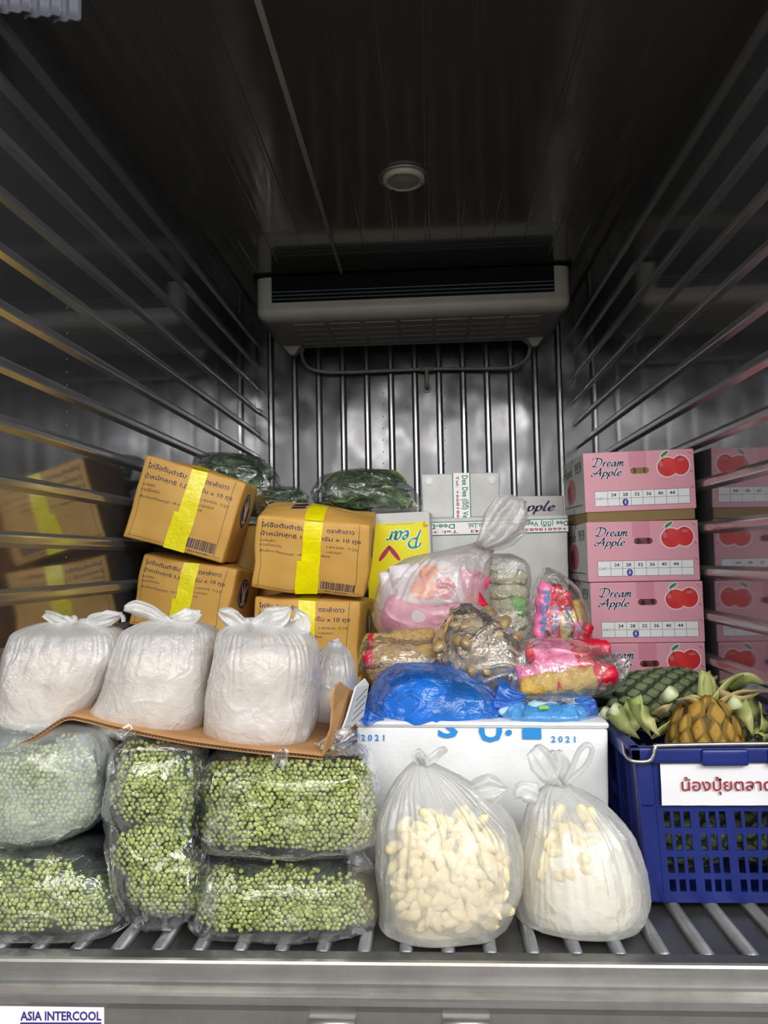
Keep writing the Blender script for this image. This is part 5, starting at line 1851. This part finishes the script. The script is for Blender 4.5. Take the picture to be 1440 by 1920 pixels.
# wire handle lying along the front rim
hp = [(rx0 + 0.002, ry0 + 0.05, CH - 0.004), (rx0 - 0.004, ry0 + 0.012, CH - 0.014), (rx0 + 0.004, ry0 - 0.007, CH - 0.022), (rx0 + 0.030, ry0 - 0.010, CH - 0.022),
      (rx0 + 0.040, ry0 - 0.011, CH - 0.012), (rx0 + 0.046, ry0 - 0.010, CH + 0.003), (rx0 + 0.062, ry0 - 0.008, CH + 0.006), (0.60, ry0 - 0.008, CH + 0.008), (rx1 - 0.05, ry0 - 0.008, CH + 0.006)]
part('wire_handle', *tube(spline(hp, 120), 0.0034, 10), M_ZINC, cr)
# paper label
lx0, lx1, lz0, lz1 = CX0 + 0.028, CX1 - 0.02, 0.182, 0.258
gx, gz = np.meshgrid(np.linspace(lx0, lx1, 24), np.linspace(lz0, lz1, 8))
yl = CY0 - 0.0155 - 0.002 * pn(np.stack([gx.ravel() * 22, gz.ravel() * 22, gx.ravel() * 0], 1), 3)
lab = part('paper_label', np.stack([gx.ravel(), yl, gz.ravel()], 1), grid_faces(24, 8), M_PAPER, cr, label='white paper label with maroon Thai lettering')
V, Fc = text_fit('น้องปุ้ยตลาดไท', lx0 + 0.036, lx0 + 0.036 + 0.195, lz0 + 0.028, 0.0215, bold=0.012)
part('lettering', np.stack([V[:, 0], np.full(len(V), CY0 - 0.0195), V[:, 1]], 1), Fc, M_MAROON, lab, False)

# ---- pineapples
M_PEYE = solid('pineapple_green', '#39472a', 0.5, col2='#2a3620', vscale=60, bump=0.4, bscale=150)
M_PEYE2 = solid('pineapple_gold', '#a07a28', 0.4, col2='#5c5424', vscale=60, bump=0.4, bscale=150)
M_PCAP = solid('pineapple_green_highlight', '#7d8763', 0.5, col2='#5a6644', vscale=80, bump=0.4, bscale=150)  # paler colour paints a highlight on the centre of each eye
M_PCAP2 = solid('pineapple_gold_cap', '#c79a3a', 0.4, col2='#9c7430', vscale=80, bump=0.4, bscale=150)
M_PSPIKE = solid('pineapple_bract', '#8f8a60', 0.6)
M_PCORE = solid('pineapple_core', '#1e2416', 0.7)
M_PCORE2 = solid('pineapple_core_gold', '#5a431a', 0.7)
M_LEAFY = solid('crown_leaf', '#8d9d54', 0.5, col2='#adab70', vscale=18, bump=0.15, bscale=60, stretch=(1, 1, 0.3))
M_LEAFDRY = solid('dry_leaf', '#b9a878', 0.65, col2='#a08f5c', vscale=18)


def eye_mesh(m, m2):
    """one diamond-shaped eye with a small bract tip; x = outward"""
    V = [(0, -1, 0), (0, -.55, .62), (0, 0, 1.0), (0, .55, .62), (0, 1, 0), (0, .55, -.62), (0, 0, -1.0), (0, -.55, -.62)]
    V = [(x, a * 0.97, b * 0.97) for x, a, b in V]
    V += [(0.40, a * 0.72, b * 0.72) for _, a, b in V[:8]]
    V += [(0.56, 0, 0), (0.62, 0.05, 0.28), (0.50, 0.16, -0.05), (0.50, -0.16, -0.05)]
    Fc = [(i, (i + 1) % 8, 8 + (i + 1) % 8, 8 + i) for i in range(8)] + [(8 + i, 8 + (i + 1) % 8, 16) for i in range(8)] + [(18, 17, 19), (19, 18, 16)]
    me = make_mesh('eye', np.array(V), Fc, [m, m2, M_PSPIKE], False)
    for i, p in enumerate(me.polygons):
        p.material_index = 0 if i < 8 else (1 if i < 16 else 2)
        p.use_smooth = i < 16
    return me


def pineapple(label, c, axis, length, rad, m, core, turns=8, nring=9, roll=0.0):
    t = thing('pineapple', label, 'pineapple', (c[0], c[1], c[2] - rad * 0.9))
    ax = Vector(axis).normalized()
    q = Vector((0, 0, 1)).rotation_difference(ax).to_matrix()
    qn = np.array(q)
    prof = lambda s: rad * (1 - abs(s) ** 3.2) ** 0.5
    ss = np.linspace(-0.995, 0.995, 22)
    V = np.concatenate([np.stack([prof(s) * 0.93 * np.cos(np.linspace(0, 2 * np.pi, 28, endpoint=False)), prof(s) * 0.93 * np.sin(np.linspace(0, 2 * np.pi, 28, endpoint=False)), np.full(28, s * length / 2)], 1) for s in ss])
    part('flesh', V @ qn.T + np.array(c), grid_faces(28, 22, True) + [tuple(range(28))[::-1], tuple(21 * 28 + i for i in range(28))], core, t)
    em = eye_mesh(m, M_PCAP2 if m is M_PEYE2 else M_PCAP)
    L0 = WM[t.name].inverted()
    zs = np.concatenate([np.linspace(-0.92, 0.92, nring), [0.985]])
    for k, s in enumerate(zs):
        rr = prof(s)
        cnt = turns if rr > rad * 0.7 else max(4, int(turns * rr / rad))
        for i in range(cnt):
            a = 2 * math.pi * (i + 0.5 * (k % 2)) / cnt + roll + 0.06 * k
            n = Vector((math.cos(a), math.sin(a), (abs(s) ** 2.2) * np.sign(s) * 0.9)).normalized()
            p = Vector((rr * 0.90 * math.cos(a), rr * 0.90 * math.sin(a), s * length / 2))
            up = Vector((0, 0, 1)) - n * n.z
            up.normalize()
            side = up.cross(n)
            w, h = math.pi * rr / cnt * 1.02, length / (nring - 1) * 0.98
            M = Matrix(((n.x * rad * 0.30, side.x * w, up.x * h), (n.y * rad * 0.30, side.y * w, up.y * h), (n.z * rad * 0.30, side.z * w, up.z * h)))
            o = bpy.data.objects.new('eye', em)
            link(o, t)
            o.matrix_local = L0 @ Matrix.Translation(Vector(c)) @ q.to_4x4() @ Matrix.Translation(p) @ M.to_4x4()
    return t


def blade(pts, w, seed, thick=0.0016):
    """a strap leaf: folded ribbon with thickness"""
    P = spline(np.asarray(pts, float), 14)
    T = np.gradient(P, axis=0)
    T /= np.linalg.norm(T, axis=1, keepdims=True)
    S = np.cross(T, np.array([0.25 * math.sin(seed), 1.0, 0.35]))
    S /= np.linalg.norm(S, axis=1, keepdims=True) + 1e-9
    N = np.cross(S, T)
    ww = w * np.clip(1 - np.linspace(0.05, 0.99, 14) ** 1.6, 0.04, 1)[:, None]
    rows = [P + S * ww, P + N * w * 0.30 + S * ww * 0.4, P + N * w * 0.4, P - S * ww * 0.4 + N * w * 0.30, P - S * ww, P + N * (w * 0.4 - thick)]
    V = np.stack(rows, 1).reshape(-1, 3)
    return V, grid_faces(6, 14, True) + [tuple(range(6))[::-1]]


p1 = atz(1232, 1297, 0.345)
pa = pineapple('large dark green pineapple lying across the back of the crate', (0.515, 0.545, 0.315), (1.0, 0.12, 0.10), 0.235, 0.066, M_PEYE, M_PCORE, 13, 12, 0.3)
for k in range(8):
    a = k / 8 * 6.28
    c = Vector((0.40, 0.530, 0.305))
    V, Fc = blade([c + Vector((0.01, 0.02 * math.cos(a), 0.02 * math.sin(a))), c + Vector((-0.022, 0.035 * math.cos(a), 0.035 * math.sin(a) - 0.004)), c + Vector((-0.05, 0.05 * math.cos(a), 0.045 * math.sin(a) - 0.012))], 0.009, k)
    part('crown_leaf', V, Fc, M_PEYE, pa)
pb = pineapple('golden pineapple facing out at the front of the crate', (0.548, 0.345, 0.245), (0.06, -0.22, 1.0), 0.20, 0.071, M_PEYE2, M_PCORE2, 12, 8, 0.1)
c = Vector((0.556, 0.325, 0.336))
for k, (dx, dy, dz, w) in enumerate([(0.0, .03, .075, .019), (.018, .035, .07, .017), (-.07, -.02, .02, .011), (.10, -.01, .035, .010), (.085, .03, .06, .013), (.055, -.02, -.03, .007),
                                     (-.045, .01, .02, .012), (.13, .02, .03, .007), (.03, -.025, -.055, .006), (.04, .05, .055, .016), (-.02, -.02, -.02, .008)]):
    V, Fc = blade([c + Vector((dx * .1, dy * .1 + .01, dz * .1 - .008)), c + Vector((dx * .55, dy * .5, dz * .7 + .004)), c + Vector((dx, dy, dz))], w, k)
    part('crown_leaf', V, Fc, M_LEAFY if k in (0, 1, 4, 9) else M_LEAFDRY, pb)
pc = pineapple('green pineapple half buried at the right of the crate', (0.69, 0.50, 0.235), (0.6, 0.6, 0.25), 0.17, 0.062, M_PEYE, M_PCORE, 12, 9, 0.5)
pd = pineapple('pineapple glimpsed through the slots low in the crate, left one', (0.50, 0.33, 0.085), (1.0, 0.25, 0.0), 0.17, 0.060, M_PEYE, M_PCORE, 12, 9, 0.2)
pe = pineapple('pineapple glimpsed through the slots low in the crate, right one', (0.665, 0.34, 0.085), (1.0, -0.3, 0.05), 0.16, 0.060, M_PEYE, M_PCORE, 12, 9, 0.9)
# loose green stalk cuttings in the crate
r = random.Random(21)
cut = [((1150, 1330), (1172, 1362), (1200, 1386), .020, 0.30), ((1188, 1306), (1200, 1345), (1222, 1384), .016, 0.27), ((1165, 1322), (1190, 1352), (1180, 1384), .024, 0.33), ((1210, 1318), (1216, 1350), (1236, 1380), .020, 0.25),
       ((1226, 1345), (1245, 1330), (1262, 1320), .014, 0.30), ((1385, 1318), (1400, 1345), (1412, 1380), .018, 0.28), ((1402, 1300), (1412, 1332), (1404, 1368), .020, 0.33), ((1430, 1328), (1436, 1352), (1424, 1380), .020, 0.27),
       ((1345, 1300), (1385, 1312), (1425, 1300), .014, 0.31), ((1360, 1292), (1400, 1272), (1438, 1284), .022, 0.36), ((1255, 1362), (1238, 1372), (1222, 1386), .016, 0.26), ((1415, 1370), (1428, 1384), (1450, 1376), .016, 0.26)]
where = ['at the left rim of the crate', 'upright at the left front of the crate', 'lying low at the left of the crate', 'leaning beside the golden pineapple', 'between the two big pineapples', 'right of the golden pineapple', 'behind the right of the golden pineapple',
         'at the far right of the crate', 'bridging to the right over the crate', 'at the back right of the crate', 'just behind the wire handle', 'at the right end of the wire handle']
for k, (a, b, d, w, Y) in enumerate(cut):
    V, Fc = blade([at(a[0], a[1], Y + .03), at(b[0], b[1], Y), at(d[0], d[1], Y)], w, k * 1.7)
    V[:, 2] = np.maximum(V[:, 2], 0.20)
    single('leaf_cutting', V, Fc, M_LEAFDRY if k in (4, 8) else M_LEAFY, ('dry' if k in (4, 8) else 'green') + ' leaf cutting ' + where[k], 'leaf', 'leaf cuttings in the crate')
for k, (px, py, Y) in enumerate(((1160, 1328, .33), (1262, 1296, .30), (1385, 1314, .31), (1140, 1335, .40))):
    p = at(px, py, Y)
    V, Fc = tube([p + (-0.012, 0.02, -0.02), p + (0, 0, 0)], [0.012, 0.013], 14)
    single('stalk_end', V, Fc, solid('cut_stalk', '#c9cfa8', 0.5, col2='#a8b07c', vscale=40), 'pale cut stalk end ' + ['at the left of the crate', 'between the pineapples', 'right of the golden pineapple', 'by the blue rim corner'][k], 'stalk', 'cut stalks in the crate')
